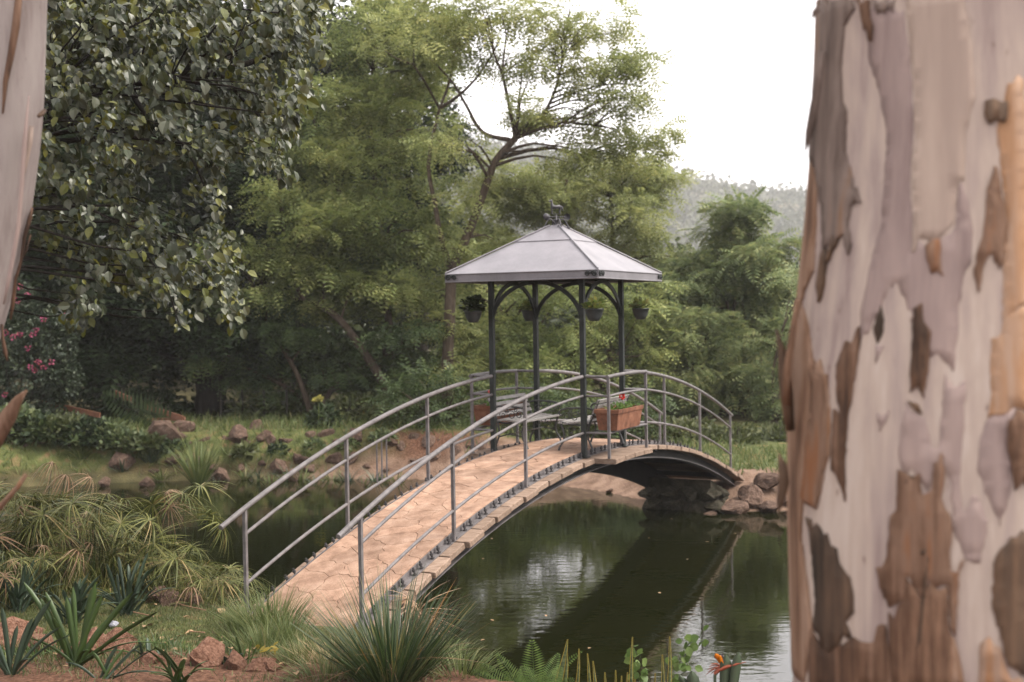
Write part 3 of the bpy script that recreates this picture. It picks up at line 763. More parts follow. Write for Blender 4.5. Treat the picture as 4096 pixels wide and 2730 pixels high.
def pads(tree, lobes, per_m2, tmpl, fl, spread=0.55, flat=0.38, padr=(0.55, 1.0), dens=1.0, droop=-0.15, rng=RNG, reach=True, fill=1.0):
    """lobes: (centre, rx, ry, rz). Each lobe is filled with flattened sprays of fronds around short branches."""
    tV, tF = tmpl
    for c, rx, ry, rz in lobes:
        c = np.array(c); npd = max(4, int(per_m2 * (rx * rz + ry * rx) * 2.1 * fill))
        for i in range(npd):
            d = unit(1, rng)[0]; r = rng.uniform(.25, 1) ** .45
            pc = c + d * r * np.array([rx, ry, rz]); pr = rng.uniform(*padr) * (0.75 + .25 * min(1, rx))
            if reach and rng.random() < .75: tree.reach(pc)
            n = max(12, int(150 * pr * pr * dens))
            u = unit(n, rng); rr = rng.uniform(0, 1, (n, 1)) ** .5
            pos = pc + u * rr * np.array([pr, pr, pr * flat])
            out = (pc - c) / np.array([rx, ry, rz]); out[2] *= .6
            fwd = u * np.array([1, 1, .45]) * .8 + out * spread + rng.normal(size=(n, 3)) * .3 + np.array([0, 0, droop])
            up = np.tile([0, 0, 1.], (n, 1)) + rng.normal(size=(n, 3)) * .35
            tree.leaves(*scatter(tV, tF, pos, fwd, up, rng.uniform(.7, 1.25, n) * fl))
def lobe(x, y, d, rx, rz, ry=None):
    """crown lobe seen at x, y (photo shown 2353 wide), d metres away, half sizes in those pixels"""
    k = d / 2856.0; return (dp(x, y, d), rx * k, (ry if ry else 0.75 * rx * k + .25), rz * k)

feather = leafmat('feathery_leaf', [(0.065, 0.100, 0.036), (0.156, 0.196, 0.068), (0.247, 0.278, 0.098), (0.358, 0.362, 0.130), (0.429, 0.325, 0.130)], [0, .35, .65, .95, 1], trans=.38, big=.45, bigscale=.55, spec=.2)
feather_hi = leafmat('feathery_leaf_pale', [(0.108, 0.140, 0.054), (0.198, 0.228, 0.084), (0.282, 0.298, 0.108), (0.384, 0.363, 0.138)], trans=.42, big=.45, bigscale=.55, spec=.2)
sumac_m = leafmat('sumac_leaf', [(0.088, 0.124, 0.057), (0.156, 0.198, 0.086), (0.237, 0.262, 0.109), (0.338, 0.325, 0.137)], [0, .4, .75, 1], trans=.38, big=.35, bigscale=.8, spec=.25)
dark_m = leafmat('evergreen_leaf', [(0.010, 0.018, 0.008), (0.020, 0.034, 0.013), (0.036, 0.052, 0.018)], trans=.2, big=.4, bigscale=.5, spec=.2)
FR = T_frond(5, .32, .066, .35)
FR_LO = T_frond(4, .36, .10, .35)
SUM = T_frond(7, .34, .066, .42, .35)

# T1: tall airy feathery tree with a forked leaning trunk behind the gazebo
d = 30.0
t = Tree('feathery_tree', 'tall airy feathery-leaved tree with a forked leaning trunk behind the gazebo roof', Vector((*dp(1030, 1000, d).xy, gz(*dp(1030, 1000, d).xy) - .1)), 'feathery trees behind the pond')
P = lambda x, y, dd=0: dp(x, y, d + dd)
t.limb([t.base, P(1028, 860), P(1033, 720), P(1037, 615)], .17, .125)
t.limb([P(1037, 625), P(1012, 540), P(1000, 470, .4), P(985, 380, .8), P(1005, 270, 1), P(1035, 180, .8), P(1050, 90, .6)], .085, .02)
t.limb([P(1037, 620), P(1070, 550), P(1100, 475), P(1122, 410), P(1142, 365), P(1185, 318)], .12, .08)
t.limb([P(1185, 318), P(1225, 290), P(1262, 240, .3), P(1285, 175, .4), P(1300, 90, .4), P(1310, 20, .4)], .06, .015)
t.limb([P(1185, 318), P(1235, 300, -.5), P(1300, 285, -.8), P(1380, 250, -1), P(1440, 205, -1)], .032, .008)
t.limb([P(1150, 350), P(1215, 345, -.6), P(1300, 330, -1), P(1400, 330, -1.2)], .022, .006)
t.limb([P(1170, 322), P(1110, 305, .5), P(1075, 250, .7), P(1040, 190, 1), P(985, 130, 1)], .06, .02)
t.limb([P(1010, 250, 1), P(1060, 215, .6), P(1110, 160, .3), P(1150, 90, 0)], .05, .015)
L1 = [(1330, 120, 110, 70), (1400, 190, 90, 70), (1250, 215, 80, 55), (1240, 60, 95, 50), (1130, 90, 70, 50), (1020, 60, 80, 50), (1420, 270, 75, 40),
      (1320, 250, 85, 45), (1330, 30, 70, 40), (1190, 150, 55, 40), (1180, 265, 55, 30), (1100, 30, 60, 40), (930, 110, 70, 60), (1370, 345, 70, 28), (1480, 360, 50, 30), (1440, 120, 50, 40), (1470, 240, 40, 30), (1060, 120, 50, 40), (980, 20, 70, 40), (1400, 60, 50, 35), (1470, 160, 40, 40), (1500, 290, 45, 30), (1080, 20, 60, 30), (1180, 20, 60, 30), (1030, 330, 50, 40), (1080, 440, 40, 40), (1000, 560, 40, 40), (1130, 560, 50, 40), (1010, 700, 45, 40), (1040, 760, 40, 35), (1020, 850, 45, 35), (1440, 350, 60, 30), (1280, 350, 50, 25)]
pads(t, [lobe(x, y, d + random.uniform(-1, 1), a * 1.15, b * 1.15) for x, y, a, b in L1], 1.75, FR, .38, padr=(.35, .7), dens=.95, flat=.36)
t.done(feather_hi, bark_grey)

# T2: leaning multi-stem feathery tree on the left of centre
d = 30.5
t = Tree('feathery_tree', 'dense low-sweeping feathery tree with slanting stem left of the gazebo', Vector((*dp(905, 985, d).xy, gz(*dp(905, 985, d).xy) - .1)), 'feathery trees behind the pond')
P = lambda x, y, dd=0: dp(x, y, d + dd)
t.limb([t.base, P(885, 890), P(830, 800), P(770, 725), P(700, 690, .3), P(620, 675, .5), P(560, 680, .6)], .15, .04)
t.limb([P(700, 690), P(676, 640), P(655, 540, .2), P(642, 440, .4), P(640, 380, .4)], .075, .03)
t.limb([t.base, P(900, 900, .6), P(895, 780, 1.2), P(880, 600, 1.6), P(860, 400, 2), P(850, 250, 2.2), P(860, 120, 2.4)], .16, .03)
t.limb([P(880, 600, 1.6), P(800, 480, 1.2), P(740, 350, 1), P(720, 270, 1)], .08, .02)
L2 = [(870, 140, 110, 90), (770, 250, 80, 80), (890, 290, 110, 80), (960, 400, 60, 75), (800, 400, 110, 80), (690, 470, 90, 70), (560, 520, 80, 60), (745, 570, 110, 70), (905, 520, 110, 75),
      (620, 610, 90, 60), (800, 680, 120, 60), (940, 650, 60, 65), (480, 600, 60, 50), (940, 60, 90, 60), (820, 50, 70, 50), (700, 360, 80, 60), (950, 300, 60, 60), (450, 700, 60, 40), (1000, 130, 60, 60), (940, 200, 70, 60), (880, 640, 90, 60), (700, 640, 90, 60)]
pads(t, [lobe(x, y, d + (2.4 if y < 350 else 1.0) + random.uniform(-1, 1), a * 1.12, b * 1.12) for x, y, a, b in L2], 2.1, FR, .42, padr=(.42, .85), flat=.26)
t.done(feather, bark_grey)

def bushy(name, label, group, d, base_xy, lobes, leafm, tmpl=FR, fl=.42, per=1.6, barkm=bark_grey, r0=.16, stems=2, padr=(.42, .85), flat=.30, cat='tree', droop=-.15):
    b = dp(*base_xy, d); b = Vector((b.x, b.y, gz(b.x, b.y) - .08))
    t = Tree(name, label, b, group, cat)
    cs = sorted(lobes, key=lambda q: q[1])
    for k in range(stems):
        q = cs[min(k * 2, len(cs) - 1)]; tgt = dp(q[0], q[1] + q[3] * .3, d + random.uniform(-.6, .6))
        m1 = b.lerp(tgt, .35) + Vector((random.uniform(-.3, .3), random.uniform(-.3, .3), .2)); m2 = b.lerp(tgt, .7) + Vector((random.uniform(-.4, .4), 0, .25))
        t.limb([b + Vector((.1 * k, 0, 0)), m1, m2, tgt], r0, r0 * .2)
    pads(t, [lobe(q[0], q[1], d + random.uniform(-1, 1), q[2] * 1.1, q[3] * 1.1) for q in lobes], per * (1.25 if 'evergreen' not in name else 0.8), tmpl, fl, padr=padr, flat=flat, droop=droop)
    return t.done(leafm, barkm)
shade_bough_m = leafmat('shaded_bough_leaf', [(0.022, 0.038, 0.016), (0.046, 0.070, 0.027), (0.084, 0.113, 0.041), (0.149, 0.169, 0.061)], [0, .4, .8, 1], trans=.3, big=.4, bigscale=.7, spec=.2)  # deep green with the shade of the crown above put into the leaf colour
bushy('feathery_tree', 'dark green drooping boughs below the slanting stem with shade put into the leaf colour', 'feathery trees behind the pond', 30.8, (720, 985),
      [(670, 740, 100, 45), (540, 680, 70, 50), (880, 790, 90, 45), (740, 840, 110, 40), (610, 880, 90, 36), (960, 850, 70, 45), (800, 880, 90, 34), (520, 800, 80, 45), (690, 800, 90, 40), (940, 760, 60, 40)], shade_bough_m, FR, .42, per=1.7, r0=.09, stems=3, flat=.2, droop=-.3)
bushy('feathery_tree', 'rounded yellow-green feathery tree rising behind the right slope of the gazebo roof', 'feathery trees behind the pond', 38, (1400, 930),
      [(1350, 450, 100, 55), (1450, 410, 75, 45), (1500, 480, 60, 70), (1420, 530, 90, 60), (1280, 480, 90, 50), (1510, 580, 60, 60), (1180, 450, 80, 45), (1180, 540, 90, 55), (1090, 480, 60, 60), (1300, 400, 60, 35), (1230, 420, 60, 35), (1120, 400, 50, 35), (1400, 400, 60, 35), (1540, 430, 40, 40)], feather_hi, per=1.5)
bushy('feathery_tree', 'shaded feathery tree seen between the gazebo posts', 'feathery trees behind the pond', 33.5, (1280, 960),
      [(1250, 720, 110, 70), (1360, 740, 100, 75), (1150, 780, 90, 70), (1440, 800, 80, 70), (1270, 830, 110, 60), (1180, 880, 100, 55), (1380, 860, 100, 60), (1090, 700, 70, 60), (1080, 860, 70, 60), (1450, 680, 70, 60), (1080, 600, 60, 60)], feather, per=1.7, r0=.12, stems=3)
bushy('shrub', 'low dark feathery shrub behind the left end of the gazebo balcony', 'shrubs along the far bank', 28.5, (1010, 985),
      [(1000, 900, 70, 45), (1080, 930, 60, 40), (930, 930, 60, 35), (1160, 940, 60, 35)], shade_bough_m, per=1.6, r0=.05, stems=3, cat='shrub', fl=.36)
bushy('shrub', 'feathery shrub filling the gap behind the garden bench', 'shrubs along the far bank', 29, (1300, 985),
      [(1270, 920, 80, 45), (1370, 930, 80, 45), (1450, 940, 60, 45)], shade_bough_m, per=1.6, r0=.05, stems=3, cat='shrub', fl=.36)

# right: sumac-like shrubs with long fronds
bushy('sumac_tree', 'sumac-like tree with pale upright plume against the far hill', 'sumac trees on the right', 36, (1680, 1075),
      [(1690, 505, 28, 45), (1640, 560, 65, 40), (1740, 590, 60, 55), (1590, 620, 60, 50), (1690, 650, 75, 50), (1770, 670, 50, 60), (1640, 720, 75, 45)], sumac_m, SUM, .58, per=1.6, r0=.09, stems=3, padr=(.45, .85), droop=-.25)
bushy('sumac_tree', 'bushy sumac-like tree behind the far end of the bridge railing', 'sumac trees on the right', 34, (1620, 1075),
      [(1600, 770, 80, 50), (1700, 790, 80, 55), (1780, 800, 60, 60), (1560, 850, 65, 50), (1650, 880, 85, 55), (1750, 900, 70, 60), (1580, 940, 65, 45), (1690, 980, 80, 45), (1500, 890, 50, 50), (1520, 970, 55, 45)], sumac_m, SUM, .54, per=1.6, r0=.07, stems=4, padr=(.42, .8), droop=-.25)
bushy('shrub', 'grey-green shrub on the right bank beside the eucalyptus trunk', 'shrubs along the far bank', 32, (1780, 1060),
      [(1770, 980, 60, 45), (1830, 900, 60, 60), (1720, 1040, 55, 28), (1810, 1040, 60, 30), (1870, 760, 60, 80), (1860, 640, 50, 60)], sumac_m, FR, .38, per=1.7, r0=.06, stems=3, cat='shrub')

bushy('sumac_tree', 'sumac-like tree beyond the right bank, hidden by the thick eucalyptus trunk', 'sumac trees on the right', 33, (2050, 1060), [(2050, 640, 90, 60), (1980, 740, 90, 70), (2120, 760, 90, 70), (2040, 860, 120, 70), (2000, 970, 110, 60), (2130, 960, 90, 60)], sumac_m, SUM, .54, per=1.4, r0=.08, stems=3, droop=-.25)
bushy('feathery_tree', 'feathery tree on the right bank out of view behind the eucalyptus trunk', 'feathery trees behind the pond', 37, (2350, 1020), [(2330, 520, 130, 80), (2450, 600, 110, 80), (2250, 640, 110, 80), (2360, 720, 140, 80), (2280, 850, 140, 80), (2430, 860, 120, 90)], feather, FR, .46, per=1.1, r0=.14)
bushy('evergreen_tree', 'dark evergreen far right beyond the pond', 'dark evergreens beyond the pond', 42, (2700, 1000), [(2700, 420, 150, 110), (2620, 560, 150, 110), (2800, 600, 150, 110), (2700, 760, 180, 110), (2640, 900, 160, 80)], dark_m, FR_LO, .6, per=.9, barkm=bark_dark, r0=.25, padr=(.7, 1.2), flat=.5)
# undergrowth along the far bank
und = leafmat('undergrowth_leaf', [(0.027, 0.038, 0.014), (0.055, 0.068, 0.024), (0.095, 0.106, 0.038), (0.164, 0.136, 0.055)], [0, .45, .9, 1], trans=.35, big=.4, bigscale=1.2)
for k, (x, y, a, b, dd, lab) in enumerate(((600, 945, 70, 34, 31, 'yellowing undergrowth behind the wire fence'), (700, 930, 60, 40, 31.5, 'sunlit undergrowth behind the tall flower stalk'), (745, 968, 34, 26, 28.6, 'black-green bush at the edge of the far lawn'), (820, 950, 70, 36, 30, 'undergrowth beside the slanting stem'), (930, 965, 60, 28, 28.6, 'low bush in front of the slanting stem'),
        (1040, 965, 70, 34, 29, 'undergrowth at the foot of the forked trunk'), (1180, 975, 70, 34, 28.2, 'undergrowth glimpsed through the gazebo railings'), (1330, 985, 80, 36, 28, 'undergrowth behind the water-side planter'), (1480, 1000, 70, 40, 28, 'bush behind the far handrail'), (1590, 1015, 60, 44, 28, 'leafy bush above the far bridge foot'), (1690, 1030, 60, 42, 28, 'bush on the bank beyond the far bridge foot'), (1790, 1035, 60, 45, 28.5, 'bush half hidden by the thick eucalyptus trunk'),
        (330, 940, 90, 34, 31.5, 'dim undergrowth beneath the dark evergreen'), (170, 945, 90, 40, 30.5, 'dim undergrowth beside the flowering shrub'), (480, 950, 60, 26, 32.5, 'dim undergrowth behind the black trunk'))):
    b0 = dp(x, y + b, dd); b0 = Vector((b0.x, b0.y, gz(b0.x, b0.y) - .03)); t = Tree('bush', lab, b0, 'undergrowth behind the far bank', 'bush'); rq = np.random.default_rng(300 + k)
    for j in range(3): t.limb([b0, b0 + Vector((rq.normal() * .25, rq.normal() * .2, .35)), dp(x + rq.uniform(-a, a) * .6, y, dd)], .02, .006, 6, 3)
    c, rx, ry, rz = lobe(x, y, dd, a * 1.15, b * 1.3); n_ = int(16 * a); u = unit(n_, rq); pos = np.array(c) + u * rq.uniform(.15, 1, (n_, 1)) ** .4 * np.array([rx, ry, rz]); pos[:, 2] = np.maximum(pos[:, 2], b0.z + .05)
    t.leaves(*scatter(*T_ovate_lo(.26, .06), pos, u + rq.normal(size=(n_, 3)) * .6, np.array([0, -.2, 1.]) + rq.normal(size=(n_, 3)) * .5, rq.uniform(.09, .2, n_)))
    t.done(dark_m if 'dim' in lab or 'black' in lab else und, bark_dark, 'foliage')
# dark evergreens at the left
bushy('evergreen_tree', 'dark evergreen with a broad black trunk and overhanging skirt at the left', 'dark evergreens beyond the pond', 32, (470, 975),
      [(480, 380, 180, 110), (300, 420, 180, 120), (420, 560, 180, 90), (250, 600, 160, 100), (560, 640, 110, 80), (380, 720, 190, 60), (540, 770, 120, 55), (200, 760, 120, 80), (620, 500, 90, 90), (300, 830, 130, 50), (90, 500, 130, 150), (60, 700, 100, 100)],
      dark_m, FR_LO, .58, per=.85, barkm=bark_dark, r0=.36, stems=3, padr=(.7, 1.2), flat=.5)
bushy('evergreen_tree', 'tall dark evergreen standing behind the feathery trees', 'dark evergreens beyond the pond', 41, (690, 950),
      [(710, 60, 90, 90), (700, 190, 100, 90), (650, 330, 120, 100), (780, 330, 90, 90), (700, 470, 130, 90), (830, 130, 60, 80), (800, 500, 100, 80)], dark_m, FR_LO, .6, per=.9, barkm=bark_dark, r0=.3, stems=2, padr=(.7, 1.3), flat=.5)
bushy('evergreen_tree', 'dark evergreen top showing through the airy crown left of the sky gap', 'dark evergreens beyond the pond', 43, (960, 950),
      [(960, 130, 60, 70), (930, 240, 80, 80), (980, 330, 70, 70), (900, 380, 90, 80), (970, 480, 90, 80), (880, 520, 90, 90)], dark_m, FR_LO, .6, per=.9, barkm=bark_dark, r0=.25, stems=2, padr=(.6, 1.1), flat=.5)
bushy('evergreen_tree', 'huge dark evergreen closing off the upper left behind the broad-leaved branches', 'dark evergreens beyond the pond', 39, (250, 960),
      [(480, 60, 170, 110), (300, 60, 170, 120), (120, 80, 170, 140), (560, 180, 120, 120), (380, 220, 170, 110), (180, 280, 170, 120), (-30, 220, 130, 180), (560, 300, 110, 90)], dark_m, FR_LO, .7, per=.5, barkm=bark_dark, r0=.4, stems=3, padr=(.8, 1.4), flat=.5)

# far wood beyond, one mass nobody could count
def wood():
    r = np.random.default_rng(5); N = 14500
    A = r.uniform(-560, 3000, N); dd = r.uniform(46, 58, N)
    topy = np.interp(A, [-560, 480, 900, 1030, 1120, 1250, 1500, 1600, 1800, 1950, 2400, 3000], [-40, 60, 330, 460, 560, 600, 560, 640, 640, 640, 560, 480])
    yy = topy + (985 - topy) * r.uniform(0, 1, N) ** .9 + 18 * np.sin(A * .07) * r.uniform(.3, 1, N)
    pos = np.array([dp(a, y, q) for a, y, q in zip(A, yy, dd)])
    pos[:, 2] = np.maximum(pos[:, 2], .9)
    V, F = scatter(*FR_LO, pos, unit(N, r) * np.array([1, 1, .5]) + np.array([0, -.4, -.1]), np.tile([0, 0, 1.], (N, 1)) + r.normal(size=(N, 3)) * .4, r.uniform(1.1, 2.0, N))
    tag(obj('far_wood', npmesh('far_wood', V, F), leafmat('far_wood_leaf', [(0.02, 0.032, 0.012), (0.045, 0.062, 0.02), (0.08, 0.095, 0.03)], trans=.25, big=.5, bigscale=.2)), 'mass of green woodland beyond the garden trees', 'woodland', kind='stuff')
wood()
# scrub on the hillside
def scrub():
    r = np.random.default_rng(9); N = 20000
    m_, n_ = HX.shape; i = r.integers(int(m_ * .35), m_, N); j = r.integers(int(n_ * .38), int(n_ * .92), N)
    pos = np.stack([HX[i, j] + r.uniform(-1.2, 1.2, N), HY[i, j] + r.uniform(-2, 2, N), HZ[i, j] + r.uniform(.2, 2.6, N)], 1)
    V = []; F = []
    q = 3
    for k in range(q):
        v, f = scatter(*T_ovate_lo(.5, .1), pos + r.normal(size=(N, 3)) * 1.4, unit(N, r), unit(N, r), r.uniform(1.2, 2.8, N)); V.append(v); F.append(f)
    V, F = merge(*zip(V, F))
    tag(obj('hill_scrub', npmesh('hill_scrub', V, F), leafmat('hill_scrub_leaf', [(0.025, 0.035, 0.018), (0.05, 0.06, 0.03), (0.085, 0.09, 0.045)], trans=.2)), 'grey-green scrub covering the hazy hillside', 'scrub', kind='stuff')
scrub()
# ------------------------------------------------------------------ eucalyptus trunks
def barkmat(name, cols, pos=None, scale=3.0, streak=0.065, rough=0.8, bump=0.006, blot=None):
    """bark in object space (z along the trunk): long vertical streaks plus softer blotches"""
    m, n, l, p = nodes(name)
    tc = n.new('ShaderNodeTexCoord'); mp = n.new('ShaderNodeMapping'); mp.inputs['Scale'].default_value = (1, 1, streak); l.new(tc.outputs['Object'], mp.inputs[0])
    a = n.new('ShaderNodeTexNoise'); a.inputs['Scale'].default_value = scale * 6.5; a.inputs['Detail'].default_value = 12; a.inputs['Roughness'].default_value = .70; l.new(mp.outputs[0], a.inputs[0])
    mp2 = n.new('ShaderNodeMapping'); mp2.inputs['Scale'].default_value = (1, 1, .34); l.new(tc.outputs['Object'], mp2.inputs[0])
    b = n.new('ShaderNodeTexNoise'); b.inputs['Scale'].default_value = scale; b.inputs['Detail'].default_value = 5; b.inputs['Distortion'].default_value = .4; l.new(mp2.outputs[0], b.inputs[0])
    mx = n.new('ShaderNodeMix'); mx.inputs[0].default_value = .5; l.new(a.outputs[0], mx.inputs[2]); l.new(b.outputs[0], mx.inputs[3])
    k = len(cols); pos = pos or [.40 + .20 * i / (k - 1) for i in range(k)]
    r = ramp(n, cols, pos); l.new(mx.outputs[0], r.inputs[0]); c = r.outputs[0]
    if blot:
        v = n.new('ShaderNodeTexNoise'); v.inputs['Scale'].default_value = 38; v.inputs['Detail'].default_value = 2; l.new(mp2.outputs[0], v.inputs[0])
        rr = ramp(n, [(0, 0, 0), (1, 1, 1)], [.70, .76]); l.new(v.outputs[0], rr.inputs[0])
        q = n.new('ShaderNodeMix'); q.data_type = 'RGBA'; l.new(rr.outputs[0], q.inputs[0]); l.new(c, q.inputs[6]); q.inputs[7].default_value = (*blot, 1); c = q.outputs[2]
    l.new(c, p.inputs['Base Color']); p.inputs['Roughness'].default_value = rough; p.inputs['Specular IOR Level'].default_value = .2
    bb = n.new('ShaderNodeBump'); bb.inputs['Distance'].default_value = bump; l.new(a.outputs[0], bb.inputs['Height']); l.new(bb.outputs[0], p.inputs['Normal'])
    return m
B_smooth = barkmat('gum_smooth', [(0.209, 0.158, 0.142), (0.283, 0.226, 0.200), (0.344, 0.279, 0.233), (0.392, 0.329, 0.284)], scale=2.6, bump=.003, blot=(0.16, 0.11, 0.09))
B_mauve = barkmat('gum_mauve', [(0.175, 0.129, 0.118), (0.235, 0.178, 0.160), (0.280, 0.213, 0.186)], scale=2.2, bump=.002)
B_tan = barkmat('gum_tan', [(0.085, 0.046, 0.028), (0.182, 0.106, 0.066), (0.242, 0.162, 0.116), (0.242, 0.122, 0.057)], scale=3.2, bump=.008)
B_brown = barkmat('gum_brown', [(0.039, 0.023, 0.015), (0.106, 0.058, 0.035), (0.174, 0.107, 0.072), (0.185, 0.080, 0.035)], scale=3.6, bump=.012)
B_dark = barkmat('gum_dark', [(0.028, 0.020, 0.014), (0.075, 0.048, 0.032), (0.135, 0.082, 0.050)], scale=4, bump=.012)
B_orange = barkmat('gum_orange', [(0.205, 0.114, 0.064), (0.280, 0.158, 0.085), (0.302, 0.210, 0.151)], scale=2.5, bump=.003)
B_cream = barkmat('gum_cream', [(0.267, 0.207, 0.171), (0.322, 0.253, 0.206), (0.359, 0.289, 0.242)], scale=2.0, bump=.002)
B_strip = barkmat('gum_stringy', [(0.05, 0.036, 0.03), (0.115, 0.085, 0.07), (0.17, 0.13, 0.11), (0.18, 0.105, 0.062)], scale=3.2, bump=.015)

ED = 4.2; KE = ED / 2856.0
AX = dp(2232, 784, ED); AXX, AXY = AX.x, AX.y
_ey = [-300, 0, 150, 350, 500, 680, 850, 1000, 1200, 1400, 1568, 1900]; _ex = [1905, 1897, 1891, 1879, 1866, 1845, 1826, 1815, 1809, 1808, 1808, 1775]
_ez = [dp(2232, y, ED).z for y in _ey]; _er = [(2232 - x) * KE * .985 for x in _ex]
def ER(z): return float(np.interp(z, _ez[::-1], _er[::-1]))
_wob = lambda th, z: 0.012 * math.sin(3 * th + 1.1 * z) + 0.006 * math.sin(7 * th - 2.3 * z + 1)
def trunk_pt(th, z, off=0): r = ER(z) + _wob(th, z) + off; return Vector((AXX + r * math.cos(th), AXY + r * math.sin(th), z))
base_z = gz(AXX, AXY)
euc = thing('eucalyptus_tree', 'massive pale eucalyptus trunk with peeling brown and orange bark by the pond', 'tree', (AXX, AXY, base_z - .05))
zs = np.linspace(base_z - .15, CAMZ + 2.6, 96); SG = 120; V = []
for z in zs:
    fl = 1 + .35 * max(0, 1 - (z - base_z) / .6) ** 2
    for k in range(SG):
        p_ = trunk_pt(2 * math.pi * k / SG, z); V.append((AXX + (p_.x - AXX) * fl, AXY + (p_.y - AXY) * fl, z))
F = [(i * SG + k, i * SG + (k + 1) % SG, (i + 1) * SG + (k + 1) % SG, (i + 1) * SG + k) for i in range(len(zs) - 1) for k in range(SG)]
mb = MB(); mb.add(V, F, True); etrunk = obj('trunk', mb, B_smooth, euc)
# upper limbs and crown above the frame
mb = MB(); tp = Vector((AXX, AXY, CAMZ + 2.5))
limbs = [[tp, tp + Vector((.1, .2, 1.6)), tp + Vector((-.5, .8, 3.6)), tp + Vector((-.6, 1.2, 5.6))], [tp, tp + Vector((.4, .3, 1.5)), tp + Vector((1.6, .6, 3.4)), tp + Vector((2.6, .5, 5.2))]]
for L_i, P_ in enumerate(limbs): mb.tube(P_, [.5, .36, .24, .12], 14)
obj('limb', mb, B_smooth, euc)
gum_leaf = leafmat('gum_leaf', [(0.05, 0.07, 0.035), (0.09, 0.11, 0.055), (0.13, 0.15, 0.08)])
r_ = np.random.default_rng(3); N = 5000
cc = np.array([list(tp + Vector((-.6, 1.4, 6.2))), list(tp + Vector((2.8, .6, 5.8))), list(tp + Vector((1.0, 1.5, 7.4)))])
pos = cc[r_.integers(0, 3, N)] + unit(N, r_) * r_.uniform(.3, 1, (N, 1)) ** .5 * np.array([2.2, 2.2, 1.5])
Vv, Ff = scatter(*T_ovate_lo(.14, .03), pos, unit(N, r_) * .6 + np.array([0, 0, -1.]), unit(N, r_), r_.uniform(.14, .24, N))
obj('crown', npmesh('gum_crown', Vv, Ff), gum_leaf, euc)

def tri_cyl(X, Y, surf_pt_R=ER):
    """photo pixel -> (theta, z) on the trunk; past the outline it wraps a little round the side"""
    r = ray(X, Y); o = Vector((0, 0, CAMZ)); 
    z = o.z + r.z * (ED - .45)
    for _ in range(6):
        R = ER(z); a = r.x ** 2 + 1; b = -2 * (r.x * AXX + AXY); c_ = AXX ** 2 + AXY ** 2 - R * R; D_ = b * b - 4 * a * c_
        if D_ >= 0: t_ = (-b - math.sqrt(D_)) / (2 * a); miss = 0
        else: t_ = -b / (2 * a); miss = math.sqrt(-D_) / (2 * a)
        z = o.z + r.z * t_
    x, y = r.x * t_ - AXX, t_ - AXY; th = math.atan2(y, x) % (2 * math.pi)
    return th - miss * 2.0, z
def K(c): y0 = (0, 910, 1820)[c - 1]; return lambda x, y: (3050 + x / 1.7228, y0 + y / 1.7228)
c1, c2, c3 = K(1), K(2), K(3)
def plate(pts, mat, off, seed, jag=.0038, name='bark_plate', label=None):
    rg = np.random.default_rng(seed); P = [np.array(tri_cyl(*q)) for q in pts]; sc = .6
    Q = []
    for i in range(len(P)):       # ragged outline, mostly along the grain
        a, b = P[i], P[(i + 1) % len(P)]; L = math.hypot((b[0] - a[0]) * sc, b[1] - a[1]); n_ = max(1, int(L / .017))
        for k in range(n_):
            t_ = k / n_; q = a + (b - a) * t_
            if k: q = q + np.array([rg.normal() * jag * .45 / sc, rg.normal() * jag * 1.2 + (.03 * rg.uniform(-1, 1) if (abs(b[0] - a[0]) * sc > abs(b[1] - a[1]) * .6 and rg.random() < .5) else 0)])
            Q.append(q)
    area = sum(Q[i][0] * Q[(i + 1) % len(Q)][1] - Q[(i + 1) % len(Q)][0] * Q[i][1] for i in range(len(Q)))
    if area < 0: Q = Q[::-1]
    n_ = len(Q); Qa = np.array(Q); lo, hi = Qa.min(0), Qa.max(0); pts2 = [Vector((q[0] * sc, q[1])) for q in Q]
    st = .035
    from_in = []
    for gx_ in np.arange(lo[0] * sc + st / 2, hi[0] * sc, st):
        for gy_ in np.arange(lo[1] + st / 2, hi[1], st * 1.6): from_in.append(Vector((gx_, gy_)))
    vo, eo, fo, ov, _, _ = delaunay_2d_cdt(pts2 + from_in, [(i, (i + 1) % n_) for i in range(n_)], [], 1, 1e-5)
    # distance of every point to the outline: plates thin out towards the rim
    seg = np.array([[v.x, v.y] for v in vo]); rim = np.array([[v.x, v.y] for v in pts2])
    dm = np.min(np.hypot(seg[:, None, 0] - rim[None, :, 0], seg[:, None, 1] - rim[None, :, 1]), 1)
    top = [trunk_pt(v.x / sc, v.y, off * (.9 + .1 * min(1, d_ / .03)) + rg.normal() * off * .05) for v, d_ in zip(vo, dm)]
    bot = [trunk_pt(v.x / sc, v.y, -.012) for v in vo]
    m_ = len(vo); fs = [tuple(f) for f in fo]
    cnt = {}
    for f in fs:
        for i in range(len(f)):
            e = (f[i], f[(i + 1) % len(f)]); cnt[e] = 1
    wall = [(a, b) for (a, b) in cnt if (b, a) not in cnt]
    mb = MB(); mb.add(top + bot, fs + [(b, a, a + m_, b + m_) for a, b in wall])
    for i in range(len(fs)): mb.sm[i] = True
    o = obj(name, mb, mat, etrunk)
    if label: o['label'] = label
    return o
